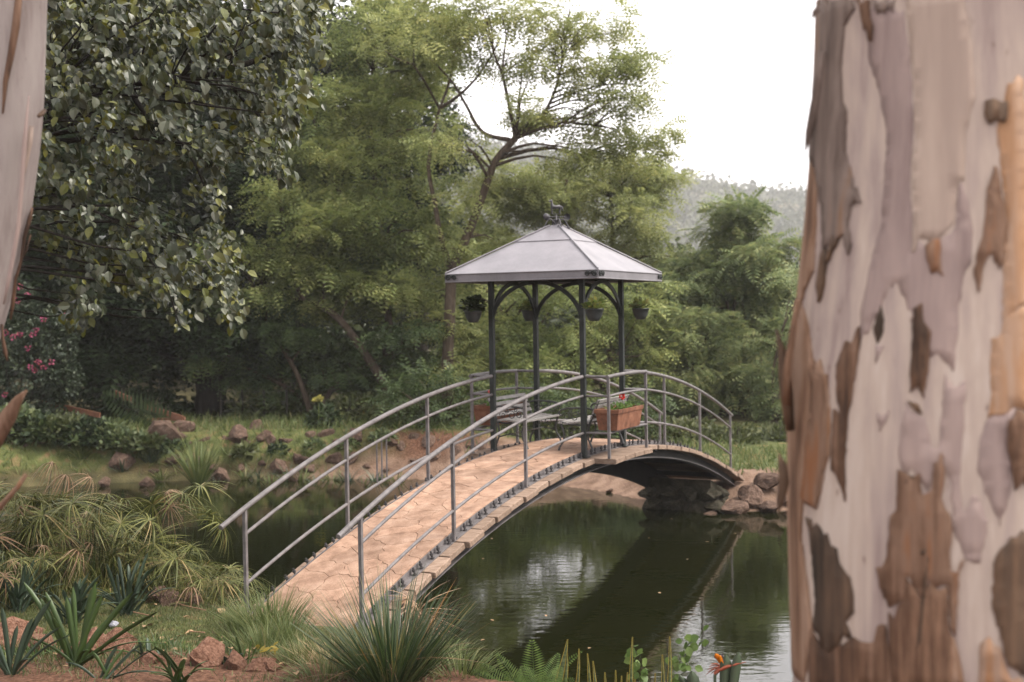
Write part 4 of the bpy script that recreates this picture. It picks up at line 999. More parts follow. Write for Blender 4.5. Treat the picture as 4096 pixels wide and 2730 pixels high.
PL = [
 (B_mauve, .003, [c1(700, 60), c1(960, 60), c1(1000, 300), c1(1030, 600), c1(1040, 900), c1(1020, 1250), c1(1035, 1568), c2(1030, 190), c2(1080, 90), c2(1140, 150), c2(1250, 60), c1(1325, 1560), c1(1345, 1280), c1(1400, 1340), c1(1450, 1568), c2(1440, 250), c2(1400, 300), c2(1370, 420), c2(1350, 650), c2(1330, 900), c2(1310, 1000), c2(1250, 930), c2(1150, 900), c2(1110, 830), c2(1040, 700), c2(1030, 580), c2(960, 460), c2(920, 380), c2(860, 480), c2(830, 560), c2(780, 640), c2(740, 740), c2(690, 800), c2(690, 600), c2(760, 200), c2(820, 0), c1(840, 1250), c1(850, 900), c1(800, 650), c1(720, 400)]),
 (B_mauve, .003, [c2(990, 1200), c2(1060, 1280), c2(1120, 1330), c2(1160, 1520), c2(1200, 1530), c2(1230, 1300), c2(1250, 1000), c2(1330, 1110), c2(1400, 1050), c2(1390, 1300), c2(1370, 1568), c3(1360, 200), c3(1380, 390), c3(1480, 280), c3(1560, 450), c3(1500, 750), c3(1400, 720), c3(1300, 500), c3(1300, 200), c3(1250, 100), c3(1100, 200), c3(960, 100), c3(940, 0), c2(960, 1400)]),
 (B_mauve, .003, [c2(1560, 1320), c2(1680, 1290), c2(1740, 1240), c2(1770, 1320), c2(1690, 1500), c3(1720, 100), c3(1700, 300), c3(1640, 500), c3(1560, 300), c3(1480, 100), c2(1500, 1450)]),
 (B_tan, .010, [c1(330, 900), c1(400, 1060), c1(410, 1300), c1(400, 1568), c2(380, 300), c2(300, 510), c2(340, 700), c2(360, 900), c2(470, 1010), c2(490, 1250), c2(490, 1568), c3(470, 50), c3(440, 200), c3(400, 370), c3(350, 330), c3(290, 300), c3(270, 560), c3(330, 900), c3(370, 1200), c3(300, 1568), c3(60, 1568), c3(60, 800), c3(60, 0), c2(60, 1000), c2(110, 600), c2(140, 100), c1(180, 1500), c1(210, 1200)]),
 (B_brown, .015, [c2(340, 960), c2(440, 1010), c2(480, 1250), c2(480, 1568), c3(460, 60), c3(400, 370), c3(340, 330), c3(280, 290), c3(300, 150), c2(330, 1400), c2(360, 1150)]),
 (B_strip, .018, [c1(345, 0), c1(620, 0), c1(640, 60), c1(580, 180), c1(560, 450), c1(565, 700), c1(590, 760), c1(580, 1050), c1(620, 1200), c1(640, 1330), c1(690, 1400), c1(620, 1420), c1(600, 1568), c2(625, 120), c2(605, 195), c2(560, 60), c2(520, 90), c2(440, 190), c1(440, 1450), c1(410, 1150), c1(320, 950), c1(340, 600), c1(350, 300)]),
 (B_brown, .020, [c1(640, 0), c1(730, 0), c1(735, 120), c1(755, 190), c1(745, 285), c1(700, 210), c1(680, 90)]),
 (B_strip, .012, [c1(750, -10), c1(900, -10), c1(890, 80), c1(780, 90)]),
 (B_dark, .014, [c1(1535, 690), c1(1600, 675), c1(1690, 690), c1(1695, 800), c1(1670, 845), c1(1620, 820), c1(1570, 855), c1(1530, 780)]),
 (B_cream, .0025, [c1(970, -60), c1(1380, -60), c1(1440, 300), c1(1470, 650), c1(1400, 900), c1(1390, 1240), c1(1340, 1300), c1(1315, 1540), c2(1240, 50), c2(1090, 75), c2(1030, 180), c1(1045, 1568), c1(1030, 1250), c1(1050, 900), c1(1040, 600), c1(1010, 300)]),
 (B_brown, .011, [c1(1600, 1140), c1(1625, 1150), c1(1650, 1300), c1(1680, 1450), c1(1690, 1568), c2(1665, 230), c2(1640, 290), c2(1590, 180), c2(1530, 260), c2(1495, 450), c2(1455, 330), c2(1470, 200), c2(1520, 60), c1(1540, 1480), c1(1550, 1300)]),
 (B_orange, .004, [c1(1700, 570), c1(1802, 545), c1(1830, 1000), c1(1830, 1568), c2(1830, 540), c2(1660, 640), c2(1665, 400), c2(1665, 230), c1(1690, 1500), c1(1650, 1150), c1(1620, 900)]),
 (B_orange, .005, [c2(1665, 640), c2(1720, 600), c2(1850, 560), c2(1850, 1290), c2(1740, 1240), c2(1680, 1290), c2(1550, 1320), c2(1575, 1200), c2(1580, 770), c2(1640, 750)]),
 (B_brown, .009, [c2(1120, 125), c2(1215, 80), c2(1222, 200), c2(1245, 335), c2(1200, 300), c2(1160, 320), c2(1130, 220)]),
 (B_dark, .019, [c2(430, 195), c2(545, 75), c2(500, 160), c2(462, 240), c2(440, 420), c2(410, 520), c2(400, 400)]),
 (B_dark, .006, [c2(830, 535), c2(850, 640), c2(845, 720), c2(805, 805), c2(778, 690)]),
 (B_mauve, .004, [c2(790, 810), c2(850, 815), c2(820, 880), c2(795, 945)]),
 (B_brown, .012, [c2(600, 780), c2(640, 800), c2(690, 680), c2(695, 800), c2(660, 1050), c2(640, 1200), c2(615, 1300), c2(600, 1568), c3(600, 320), c3(575, 220), c3(540, 130), c3(505, 100), c2(505, 1568), c2(520, 1250), c2(565, 1285), c2(540, 1150), c2(535, 950)]),
 (B_mauve, .005, [c2(805, 1275), c2(885, 1258), c2(860, 1340), c2(822, 1410)]),
 (B_brown, .009, [c2(1040, 560), c2(1100, 520), c2(1110, 650), c2(1160, 720), c2(1150, 860), c2(1140, 1000), c2(1110, 1180), c2(1020, 1140), c2(1030, 900)]),
 (B_dark, .012, [c2(1000, 1195), c2(1050, 1210), c2(1100, 1290), c2(1060, 1270)]),
 (B_dark, .014, [c3(318, 428), c3(420, 490), c3(500, 620), c3(545, 640), c3(560, 740), c3(630, 840), c3(650, 950), c3(655, 1080), c3(600, 1150), c3(640, 1260), c3(560, 1300), c3(460, 1310), c3(380, 1180), c3(400, 1000), c3(372, 750), c3(350, 550)]),
 (B_brown, .010, [c3(460, 1320), c3(560, 1310), c3(650, 1250), c3(690, 1280), c3(740, 1290), c3(860, 1170), c3(890, 1400), c3(900, 1600), c3(340, 1600), c3(340, 1400), c3(370, 1220)]),
 (B_brown, .012, [c3(940, 100), c3(1000, 130), c3(1080, 120), c3(1100, 280), c3(1160, 250), c3(1180, 50), c3(1230, -20), c3(1255, 150), c3(1230, 300), c3(1305, 470), c3(1290, 700), c3(1300, 800), c3(1392, 715), c3(1350, 850), c3(1340, 1100), c3(1330, 1250), c3(1290, 1180), c3(1280, 900), c3(1150, 850), c3(1110, 1000), c3(1000, 820), c3(980, 1000), c3(880, 1050), c3(820, 900), c3(800, 770), c3(870, 700), c3(890, 420), c3(930, 380)]),
 (B_tan, .010, [c3(985, 830), c3(1060, 930), c3(1115, 1010), c3(1160, 860), c3(1270, 910), c3(1285, 1190), c3(1330, 1270), c3(1400, 1600), c3(905, 1600), c3(885, 1300), c3(880, 1080), c3(975, 1010)]),
 (B_dark, .016, [c3(1070, 625), c3(1160, 630), c3(1150, 760), c3(1135, 900), c3(1115, 1050), c3(1100, 1280), c3(1060, 1340), c3(1085, 1180), c3(1105, 980), c3(1130, 800), c3(1135, 650), c3(1075, 645)]),
 (B_dark, .013, [c3(1000, 140), c3(1075, 150), c3(1095, 300), c3(1030, 320), c3(990, 250)]),
 (B_dark, .012, [c3(1680, 620), c3(1840, 560), c3(1840, 1600), c3(1690, 1450), c3(1640, 1250), c3(1580, 1050), c3(1590, 750), c3(1640, 650)]),
 (B_brown, .010, [c2(1700, 1330), c2(1760, 1250), c2(1840, 1300), c2(1840, 1568), c3(1840, 250), c3(1740, 250), c3(1720, 100), c2(1690, 1500)]),
 (B_tan, .006, [c3(1500, 1300), c3(1560, 1250), c3(1640, 1330), c3(1680, 1470), c3(1830, 1600), c3(1480, 1600)]),
]
for i, (mt_, off_, pts_) in enumerate(PL): plate(pts_, mt_, off_ * (.35 if mt_ in (B_mauve, B_cream, B_orange) else .6) + .0005 * (i % 5), 100 + i)
# loose ribbons of bark standing off the trunk
def ribbon(name, pts, ws, mat, parent, th=.006, tilt=(0, 0, 0)):
    P_ = [Vector(q) for q in pts]; n_ = len(P_); mb = MB(); vs = []
    for i, q in enumerate(P_):
        t_ = (P_[min(i + 1, n_ - 1)] - P_[max(i - 1, 0)]).normalized(); vw = Vector((0, -1, 0)) + Vector(tilt) * (i / n_); r = t_.cross(vw).normalized(); nn_ = r.cross(t_)
        w = ws[i] / 2; vs += [q - r * w + nn_ * th * .2, q + nn_ * th * 1.4, q + r * w + nn_ * th * .2, q + r * w - nn_ * th, q + nn_ * th * .3, q - r * w - nn_ * th]
    fs = [(i * 6 + k, i * 6 + (k + 1) % 6, i * 6 + 6 + (k + 1) % 6, i * 6 + 6 + k) for i in range(n_ - 1) for k in range(6)] + [tuple(range(5, -1, -1)), tuple(range((n_ - 1) * 6, n_ * 6))]
    mb.add(vs, fs, True); return obj(name, mb, mat, parent)
Pd = lambda x, y, dd=0: dp(x, y, ED + dd)
ribbon('bark_strip', [Pd(1893, 120, -.1), Pd(1884, 190, -.08), Pd(1872, 250, -.06), Pd(1860, 305, -.06), Pd(1850, 350, -.06)], [.02, .03, .034, .026, .003], B_strip, etrunk)
ribbon('bark_strip', [Pd(1784, 758, -.02), Pd(1795, 800, -.05), Pd(1802, 850, -.06), Pd(1808, 905, -.06), Pd(1815, 990, -.04)], [.006, .022, .04, .045, .03], B_dark, etrunk)
ribbon('bark_strip', [Pd(1835, 690, -.1), Pd(1822, 760, -.12), Pd(1810, 850, -.11), Pd(1807, 930, -.08)], [.02, .02, .025, .03], B_tan, etrunk)
ribbon('bark_strip', [Pd(1790, 1045, -.03), Pd(1799, 1070, -.06), Pd(1802, 1110, -.06), Pd(1795, 1150, -.05), Pd(1788, 1180, -.04)], [.006, .03, .035, .022, .004], B_dark, etrunk)
ribbon('bark_strip', [Pd(1880, 20, -.1), Pd(1873, 28, -.1), Pd(1866, 44, -.1)], [.02, .02, .003], B_strip, etrunk)

# left eucalyptus: curved pale trunk, nearer than the pond
LD = 6.0; KL = LD / 2856.0
edge = [(112, -420), (106, -150), (102, 0), (98, 130), (93, 250), (80, 370), (60, 500), (30, 630), (5, 720), (-22, 800), (-80, 960), (-150, 1150), (-215, 1400), (-250, 1650), (-262, 1850)]
rl = [.20, .205, .21, .21, .212, .215, .22, .222, .225, .228, .235, .24, .25, .27, .32]
axis = [dp(x, y, LD) - Vector((r, 0, 0)) for (x, y), r in zip(edge, rl)]
lb = axis[-1].copy(); lb.z = gz(lb.x, lb.y) - .05
euc2 = thing('eucalyptus_tree', 'slim curving pale eucalyptus trunk with hanging bark ribbons above the sedges', 'tree', lb)
def dens_path(P_, rs, k=6):
    Q = []; R = []
    for i in range(len(P_) - 1):
        p0, p1, p2, p3 = P_[max(i - 1, 0)], P_[i], P_[i + 1], P_[min(i + 2, len(P_) - 1)]
        for j in range(k):
            t_ = j / k; Q.append(0.5 * (2 * p1 + (p2 - p0) * t_ + (2 * p0 - 5 * p1 + 4 * p2 - p3) * t_ * t_ + (3 * p1 - p0 - 3 * p2 + p3) * t_ ** 3)); R.append(rs[i] + (rs[i + 1] - rs[i]) * t_)
    return Q + [P_[-1]], R + [rs[-1]]
Q, R = dens_path(axis[::-1] + [axis[0] + Vector((.1, .1, 2.0)), axis[0] + Vector((.4, .3, 4.2))], rl[::-1] + [.15, .07])
Q = [q for q in Q if q.z > lb.z - .1] or Q
Q = [lb] + Q; R = [.30] + R[-len(Q) + 1:]
mb = MB(); mb.tube(Q, R, 40); ltr = obj('trunk', mb, barkmat('gum_smooth_grey', [(0.123, 0.096, 0.088), (0.180, 0.149, 0.138), (0.223, 0.191, 0.178), (0.247, 0.216, 0.200)], scale=2.4, streak=.12, bump=.004, blot=(.12, .09, .08)), euc2)
r_ = np.random.default_rng(31); N = 2600; tpc = np.array(Q[-1])
pos = tpc + unit(N, r_) * r_.uniform(.2, 1, (N, 1)) ** .5 * np.array([1.8, 1.8, 1.3])
Vv, Ff = scatter(*T_ovate_lo(.14, .03), pos, unit(N, r_) * .6 + np.array([0, 0, -1.]), unit(N, r_), r_.uniform(.14, .24, N)); obj('crown', npmesh('gum_crown', Vv, Ff), gum_leaf, euc2)
Pl = lambda x, y, dd=-.2: dp(x, y, LD + dd)
ribbon('bark_strip', [Pl(44, -20), Pl(36, 60), Pl(24, 130), Pl(12, 190), Pl(6, 262)], [.03, .036, .03, .022, .006], B_brown, ltr)
ribbon('bark_strip', [Pl(72, 290, -.222), Pl(66, 330, -.222), Pl(58, 370, -.222), Pl(50, 420, -.222)], [.02, .03, .026, .004], B_cream, ltr)
ribbon('bark_strip', [Pl(66, 220, -.25), Pl(56, 330, -.25), Pl(50, 420, -.25), Pl(42, 520, -.25), Pl(20, 640, -.25), Pl(8, 700, -.25)], [.006, .022, .018, .018, .018, .006], B_mauve, ltr)
ribbon('bark_strip', [Pl(74, 478, 0), Pl(68, 500, -.02), Pl(56, 545, -.02), Pl(48, 600, -.02), Pl(36, 640, 0), Pl(30, 690, 0), Pl(24, 735, 0)], [.006, .02, .018, .012, .014, .02, .006], B_brown, ltr)
ribbon('bark_strip', [Pl(70, 540, 0), Pl(60, 575, 0), Pl(46, 605, 0)], [.004, .009, .008], B_brown, ltr)
ribbon('bark_strip', [Pl(4, 745, 0), Pl(6, 780, 0), Pl(12, 810, 0), Pl(17, 830, 0)], [.008, .014, .02, .004], B_brown, ltr)
ribbon('bark_strip', [Pl(62, 897, -.6), Pl(44, 915, -.6), Pl(20, 955, -.6), Pl(-14, 1010, -.55), Pl(-70, 1040, -.4)], [.006, .035, .07, .09, .08], B_brown, ltr)
ribbon('bark_strip', [Pl(60, 1090, -.6), Pl(40, 1120, -.6), Pl(0, 1165, -.6), Pl(-60, 1200, -.4)], [.016, .02, .024, .03], B_brown, ltr)
mb = MB(); mb.tube([Pl(88, 268, -.24), Pl(96, 262, -.22), Pl(103, 255, -.1)], [.008, .012, .01], 6); obj('scar_ridge', mb, B_dark, ltr)

# ------------------------------------------------------------------ broad-leaved tree hanging in from the left
bl_m = leafmat('broad_leaf', [(0.016, 0.025, 0.010), (0.040, 0.052, 0.024), (0.095, 0.102, 0.068), (0.070, 0.086, 0.014), (0.12, 0.12, 0.018)], [0, .40, .74, .82, 1], trans=.24, rough=.42, spec=.5, tcol=(1.15, 1.0, .35))
d = 12.6
bx = Vector((dp(-330, 1300, d).x, d, 0)); bx.z = gz(bx.x, bx.y) - .08
t = Tree('broad_leaved_tree', 'broad-leaved tree with glossy grey-green leaves hanging in from the left', bx); t.bk = .38
P = lambda x, y, dd=0: dp(x, y, d + dd)
t.limb([bx, P(-300, 900), P(-200, 600), P(-80, 400), P(60, 270), P(100, 250)], .22, .11)
t.limb([P(90, 255), P(180, 222), P(290, 190), P(390, 185), P(500, 165, .2), P(600, 135, .3), P(700, 85, .3)], .085, .018)
t.limb([P(60, 270), P(150, 190, .4), P(180, 90, .6), P(195, 0, .7), P(230, -140, .8)], .05, .02)
t.limb([P(-80, 400), P(60, 430, -.3), P(180, 470, -.4), P(300, 520, -.5), P(420, 560, -.5)], .03, .006)
t.limb([P(290, 190), P(340, 270, -.3), P(420, 330, -.5), P(470, 430, -.6)], .035, .008)
t.limb([P(500, 165, .2), P(560, 230, .1), P(620, 300, 0), P(610, 360, 0)], .03, .006)
t.limb([P(195, 0, .7), P(350, -20, .4), P(520, -10, .3), P(660, 20, .2)], .04, .01)
t.limb([P(340, 590, -.5), P(380, 650, -.5), P(402, 715, -.5), P(410, 740, -.5)], .008, .004)
rb = np.random.default_rng(77)
poly = [(95, 0), (740, 0), (765, 60), (740, 150), (690, 160), (680, 260), (655, 330), (600, 395), (560, 340), (500, 330), (470, 380), (500, 470), (540, 600), (530, 690), (470, 640), (440, 560), (405, 590), (425, 640), (350, 640), (300, 610), (300, 640), (230, 590), (200, 650), (215, 720), (165, 750), (160, 650), (110, 560), (60, 520), (70, 380), (100, 250)]
def inpoly(x, y):
    c = False; n_ = len(poly)
    for i in range(n_):
        (x0, y0), (x1, y1) = poly[i], poly[(i + 1) % n_]
        if (y0 > y) != (y1 > y) and x < (x1 - x0) * (y - y0) / (y1 - y0) + x0: c = not c
    return c
holes = [(390, 420, 65), (475, 250, 45), (240, 520, 42), (440, 490, 36), (560, 120, 36), (330, 330, 36), (180, 330, 40), (640, 210, 30), (300, 110, 32), (130, 480, 34), (420, 120, 28), (230, 420, 30), (540, 290, 26)]
tw = []
while len(tw) < 590:
    x, y = rb.uniform(60, 770), rb.uniform(-60, 760)
    if not inpoly(x, max(1, y)): continue
    if any(math.hypot(x - a, y - b) < r * rb.uniform(.6, 1.1) for a, b, r in holes): continue
    tw.append((x, y))
for _ in range(26):                     # loose hanging twigs past the edge of the mass
    i_ = rb.integers(3, 26); (xa, ya), (xb, yb) = poly[i_], poly[i_ + 1]; u_ = rb.uniform(); x, y = xa + (xb - xa) * u_, ya + (yb - ya) * u_
    for k_ in range(rb.integers(2, 4)): tw.append((x + rb.normal() * 8, y + k_ * 18)); x += rb.uniform(-4, 10)
tw += [(400, 700), (408, 735), (412, 720), (400, 560), (470, 690), (520, 690)]
tO = T_ovate(.36, .12, .22)
for (x, y) in tw:
    c = np.array(dp(x, y, d + rb.normal() * .75)); 
    if rb.random() < .16: t.reach(c, .003, 5)
    n_ = rb.integers(12, 22); out = np.array([.5, -.35, -.1]) + rb.normal(size=3) * .4
    ax_ = out / np.linalg.norm(out); ln = rb.uniform(.2, .42)
    k_ = rb.uniform(-.5, .5, (n_, 1)); pos = c + ax_ * k_ * ln + rb.normal(size=(n_, 3)) * .045
    fwd = ax_ * .5 + rb.normal(size=(n_, 3)) * .55 + np.array([.1, 0, -.8]); up = np.array([.25, -.6, .75]) + rb.normal(size=(n_, 3)) * .5
    t.leaves(*scatter(*tO, pos, fwd, up, rb.uniform(.05, .12, n_) * rb.choice([.75, 1.0, 1.15])))
# the unseen rest of its crown, beyond the frame
for i in range(260):
    c = np.array(dp(rb.uniform(-700, 80), rb.uniform(-700, 300), d + rb.normal() * 1.3)); n_ = 8
    t.leaves(*scatter(*tO, c + rb.normal(size=(n_, 3)) * .2, rb.normal(size=(n_, 3)) * .6 + np.array([0, 0, -.5]), np.array([.1, -.4, .8]) + rb.normal(size=(n_, 3)) * .5, rb.uniform(.08, .13, n_)))
t.done(bl_m, bark_dark)

# flowering shrub at the far left
d = 28.6
b_ = dp(40, 990, d); b_ = Vector((b_.x, b_.y, gz(b_.x, b_.y)))
t = Tree('flowering_shrub', 'dark leafy shrub dotted with pink flowers at the far left bank', b_, cat='shrub')
for k in range(5): t.limb([b_ + Vector((.2 * k - .4, 0, 0)), dp(20 + 30 * k, 880, d), dp(-20 + 45 * k, 760, d)], .035, .01)
rs_ = np.random.default_rng(8); tl = T_ovate_lo(.34, .06)
for x, y, a, b in [(40, 740, 95, 75), (120, 780, 60, 70), (60, 850, 110, 60), (-60, 780, 90, 100), (10, 680, 60, 50), (140, 870, 45, 50), (60, 930, 90, 30), (-60, 900, 90, 60)]:
    c, rx, ry, rz = lobe(x, y, d, a, b); n_ = 1300; u = unit(n_, rs_); pos = np.array(c) + u * rs_.uniform(.2, 1, (n_, 1)) ** .35 * np.array([rx, ry, rz])
    t.leaves(*scatter(*tl, pos, u + rs_.normal(size=(n_, 3)) * .7, np.array([0, 0, 1.]) + rs_.normal(size=(n_, 3)) * .5, rs_.uniform(.07, .13, n_)))
fo = t.done(leafmat('shrub_leaf', [(0.012, 0.022, 0.011), (0.028, 0.042, 0.022), (0.06, 0.075, 0.042)], trans=.25, spec=.35), bark_dark)
pinkm = leafmat('pink_petal', [(0.22, 0.025, 0.08), (0.30, 0.06, 0.13), (0.22, 0.05, 0.05)], trans=.3)
for x, y in [(62, 678), (68, 680), (40, 692), (45, 770), (75, 770), (30, 775), (12, 765), (100, 735), (82, 758), (150, 728), (64, 800), (88, 832), (80, 852), (100, 845), (118, 832), (70, 845), (10, 906), (46, 660)]:
    c = np.array(dp(x, y, d - 1.1 + (.25 if x > 110 else 0))); n_ = 16; u = unit(n_, rs_)
    V, F = scatter(*T_ovate_lo(.5, .1), c + u * .035, u, unit(n_, rs_), rs_.uniform(.035, .06, n_)); obj('flower_cluster', npmesh('flower', V, F), pinkm, fo)

# trees added outside the frame, left of the camera, to shade the left bank
def offtree(label, x, y, h, r, n_, seed):
    b = Vector((x, y, gz(x, y) - .05)); rq = np.random.default_rng(seed); t = Tree('shade_tree', label, b, 'trees added out of view for shade')
    t.limb([b, b + Vector((.1, .1, h * .4)), b + Vector((-.2, .2, h * .75))], .22, .12)
    for k in range(5): a = k * 1.26; t.limb([b + Vector((-.1, .15, h * .55)), b + Vector((math.cos(a) * r * .4, math.sin(a) * r * .4, h * .75)), b + Vector((math.cos(a) * r * .8, math.sin(a) * r * .8, h * .9))], .08, .02)
    u = unit(n_, rq); pos = np.array(b) + np.array([0, 0, h]) + u * rq.uniform(.1, 1, (n_, 1)) ** .4 * np.array([r, r, h * .32]); t.leaves(*scatter(*T_ovate_lo(.36, .06), pos, u + rq.normal(size=(n_, 3)) * .6, np.array([0, 0, 1.]) + rq.normal(size=(n_, 3)) * .5, rq.uniform(.16, .3, n_))); t.done(gum_leaf, bark_dark)
offtree('unseen leafy tree added beside the viewpoint to shade the left bank', -8.5, 7.0, 8.5, 4.2, 5200, 1)
offtree('leafy tree added out of view left of the sedge thicket to shade the bank', -11.5, 13.5, 8.0, 3.6, 4600, 2)
# ------------------------------------------------------------------ rocks
rock_m = surf('rock', [(0.03, 0.020, 0.015), (0.085, 0.055, 0.041), (0.16, 0.112, 0.086)], scale=5, rough=0.95, bump=0.02, bscale=14, objrand=.22, fine=.2, spec=.12)
rock_red = surf('rock_red', [(0.06, 0.028, 0.018), (0.15, 0.078, 0.052), (0.23, 0.14, 0.10)], scale=7, rough=0.95, bump=0.018, bscale=24, objrand=.15, fine=.2, spec=.12)
def rock_mesh(seed, sub=3):
    import bmesh
    r = np.random.default_rng(seed); bm = bmesh.new(); bmesh.ops.create_icosphere(bm, subdivisions=sub, radius=1.0)
    cuts = unit(14, r); dcut = r.uniform(.5, .82, 14); ph = r.uniform(0, 6, 6); ax = r.normal(size=(6, 3)) * 2.2
    for v in bm.verts:
        p_ = np.array(v.co); k = 1 + .12 * sum(math.sin(ax[i] @ p_ + ph[i]) for i in range(6)) / 2
        p_ = p_ * k
        for c_, d_ in zip(cuts, dcut):
            e = p_ @ c_ - d_
            if e > 0: p_ = p_ - c_ * e * .97
        p_ += r.normal(size=3) * .028; v.co = p_
    me = bpy.data.meshes.new('rock'); bm.to_mesh(me); bm.free(); me.polygons.foreach_set('use_smooth', [False] * len(me.polygons)); return me
RK = [rock_mesh(40 + i, 3 if i < 4 else 2) for i in range(7)]; RKR = [rock_mesh(60 + i, 3) for i in range(4)]
for q in RK: q.materials.append(rock_m)
for q in RKR: q.materials.append(rock_red)
rk = np.random.default_rng(12)
def rock(p_, r, label, group=None, red=False, flat=.7, name='rock', i=None):
    me = (RKR if red else RK)[rk.integers(0, 4 if red else 7) if i is None else i]
    o = obj(name, me, None, None, loc=p_, rot=(rk.uniform(-.3, .3), rk.uniform(-.3, .3), rk.uniform(0, 6.28)), scale=(r * rk.uniform(.85, 1.2), r * rk.uniform(.8, 1.1), r * flat * rk.uniform(.85, 1.15)))
    return tag(o, label, 'rock', group)
def gpt(x, y, d): q = dp(x, y, d); return Vector((q.x, q.y, gz(q.x, q.y)))
# retaining wall of rough stones along the far left bank
for k in range(46):
    x = -11.5 + 13.2 * k / 45 + rk.uniform(-.06, .06); j = int(np.argmin(np.hypot(SHORE[:, 0] - x, SHORE[:, 1] - (26.6 if x < -3 else 25.4))))
    y = SHORE[j, 1] + rk.uniform(.85, 1.15); r = rk.uniform(.10, .25)
    rock((x, y, gz(x, y) - .09 + rk.uniform(-.06, .04)), r, ('large' if r > .22 else 'small') + (' upright' if k % 2 else ' squat') + ' pinkish stone set along the top of the far bank', 'stones of the far retaining bank', flat=.9)
for k in range(20):
    x = -7.8 + 8.2 * k / 19 + rk.uniform(-.15, .15); j = int(np.argmin(np.hypot(SHORE[:, 0] - x, SHORE[:, 1] - 26.4)))
    y = SHORE[j, 1] + rk.uniform(.3, .6); rock((x, y, gz(x, y)), rk.uniform(.09, .24), 'small dark stone halfway up the far mud bank', 'stones on the far mud bank')
for x, y, r, lab in ((285, 1098, .24, 'broad dark boulder at the far waterline'), (375, 1088, .34, 'largest dark boulder on the far waterline beside the iris clump'), (338, 1112, .13, 'small pale stone standing in the far shallows'), (548, 1085, .24, 'dark mossy boulder on the far bank behind the left handrail'), (508, 1098, .2, 'knobbly pale stone beside the iris clump'),
                     (640, 1092, .19, 'dark stone at the far waterline seen between the handrails'), (425, 1082, .22, 'rounded grey stone left of the iris clump'), (675, 1098, .15, 'low stone at the far waterline right of the dark one'), (240, 1112, .12, 'flat stone at the left far waterline'), (590, 1075, .17, 'small stone above the far mud bank'), (820, 1083, .18, 'stone on the far mud bank behind the infill bars')):
    q = dpz(x, y, .05); rock((q.x, q.y, max(.02, gz(q.x, q.y)) + r * .25), r * 1.35, lab, flat=.85)
# stones round the far bridge foot and on the mud beneath the arch
for k, (s, l_, z, r) in enumerate([(5.2, .95, .05, .32), (5.7, 1.1, .2, .34), (5.5, 1.45, .05, .24), (6.2, 1.25, .42, .3), (6.0, 1.7, .12, .3), (5.3, 1.9, -.03, .22), (5.9, 2.2, .03, .3), (6.5, 1.7, .45, .26), (5.6, 2.7, .0, .26), (6.3, 2.6, .2, .3), (5.9, 3.2, .02, .24), (4.9, .6, -.08, .22), (6.7, 2.2, .45, .25)]):
    rock(BP(s, l_, z), r, 'tumbled buff rock piled beside the far foot of the bridge', 'rocks at the far bridge foot', i=k % 7, flat=.62)
for x, y, r in ((1385, 1128, .12), (1400, 1118, .10), (1415, 1135, .09), (1370, 1138, .08), (1430, 1128, .07)):
    q = dpz(x, y, .12); rock((q.x, q.y, gz(q.x, q.y) + .01), r, 'little brown stone on the mud seen under the arch', 'stones on the mud under the arch')
# abutments of rough masonry
rock_dark = surf('rock_shaded', [(0.012, 0.012, 0.008), (0.035, 0.032, 0.022), (0.075, 0.062, 0.045)], scale=5, rough=0.95, bump=0.02, bscale=14, objrand=.25, fine=.2, spec=.12)  # dark stone, shadow under the bridge put into its colour
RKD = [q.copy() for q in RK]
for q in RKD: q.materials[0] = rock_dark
def abut(s0, s1, label):
    o = thing('abutment', label, 'abutment', BP((s0 + s1) / 2, 0, -.3)); rr_ = np.random.default_rng(int(abs(s0) * 10))
    sg = 1 if s0 > 0 else -1; lo, hi = sorted((s0, s1), key=abs)
    for row in range(3):
        for l_ in (-.56, -.2, .18, .54):
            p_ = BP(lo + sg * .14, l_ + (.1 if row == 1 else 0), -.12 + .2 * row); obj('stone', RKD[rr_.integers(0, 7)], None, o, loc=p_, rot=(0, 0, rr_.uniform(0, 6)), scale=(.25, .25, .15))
    for s in (lo + sg * .45, lo + sg * .8, lo + sg * 1.15, lo + sg * 1.5):
        top_ = zdeck(s) - .42
        for l_ in (-.56, .56):
            z = -.1
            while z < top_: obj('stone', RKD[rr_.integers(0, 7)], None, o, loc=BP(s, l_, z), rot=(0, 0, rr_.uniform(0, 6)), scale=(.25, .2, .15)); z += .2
    mb = MB(); e0, e1 = lo + sg * .1, (s1 if abs(s1) > abs(s0) else s0); a, b = sorted((e0, e1)); za, zb = zdeck(a) - .36, zdeck(b) - .36
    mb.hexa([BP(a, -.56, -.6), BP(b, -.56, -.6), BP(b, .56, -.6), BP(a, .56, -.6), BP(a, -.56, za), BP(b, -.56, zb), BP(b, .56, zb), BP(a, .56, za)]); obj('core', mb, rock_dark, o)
abut(5.0, 6.5, 'rough stone abutment in the shadow under the far end of the bridge'); abut(-5.55, -6.5, 'stone abutment half buried in the grass at the near end of the bridge')
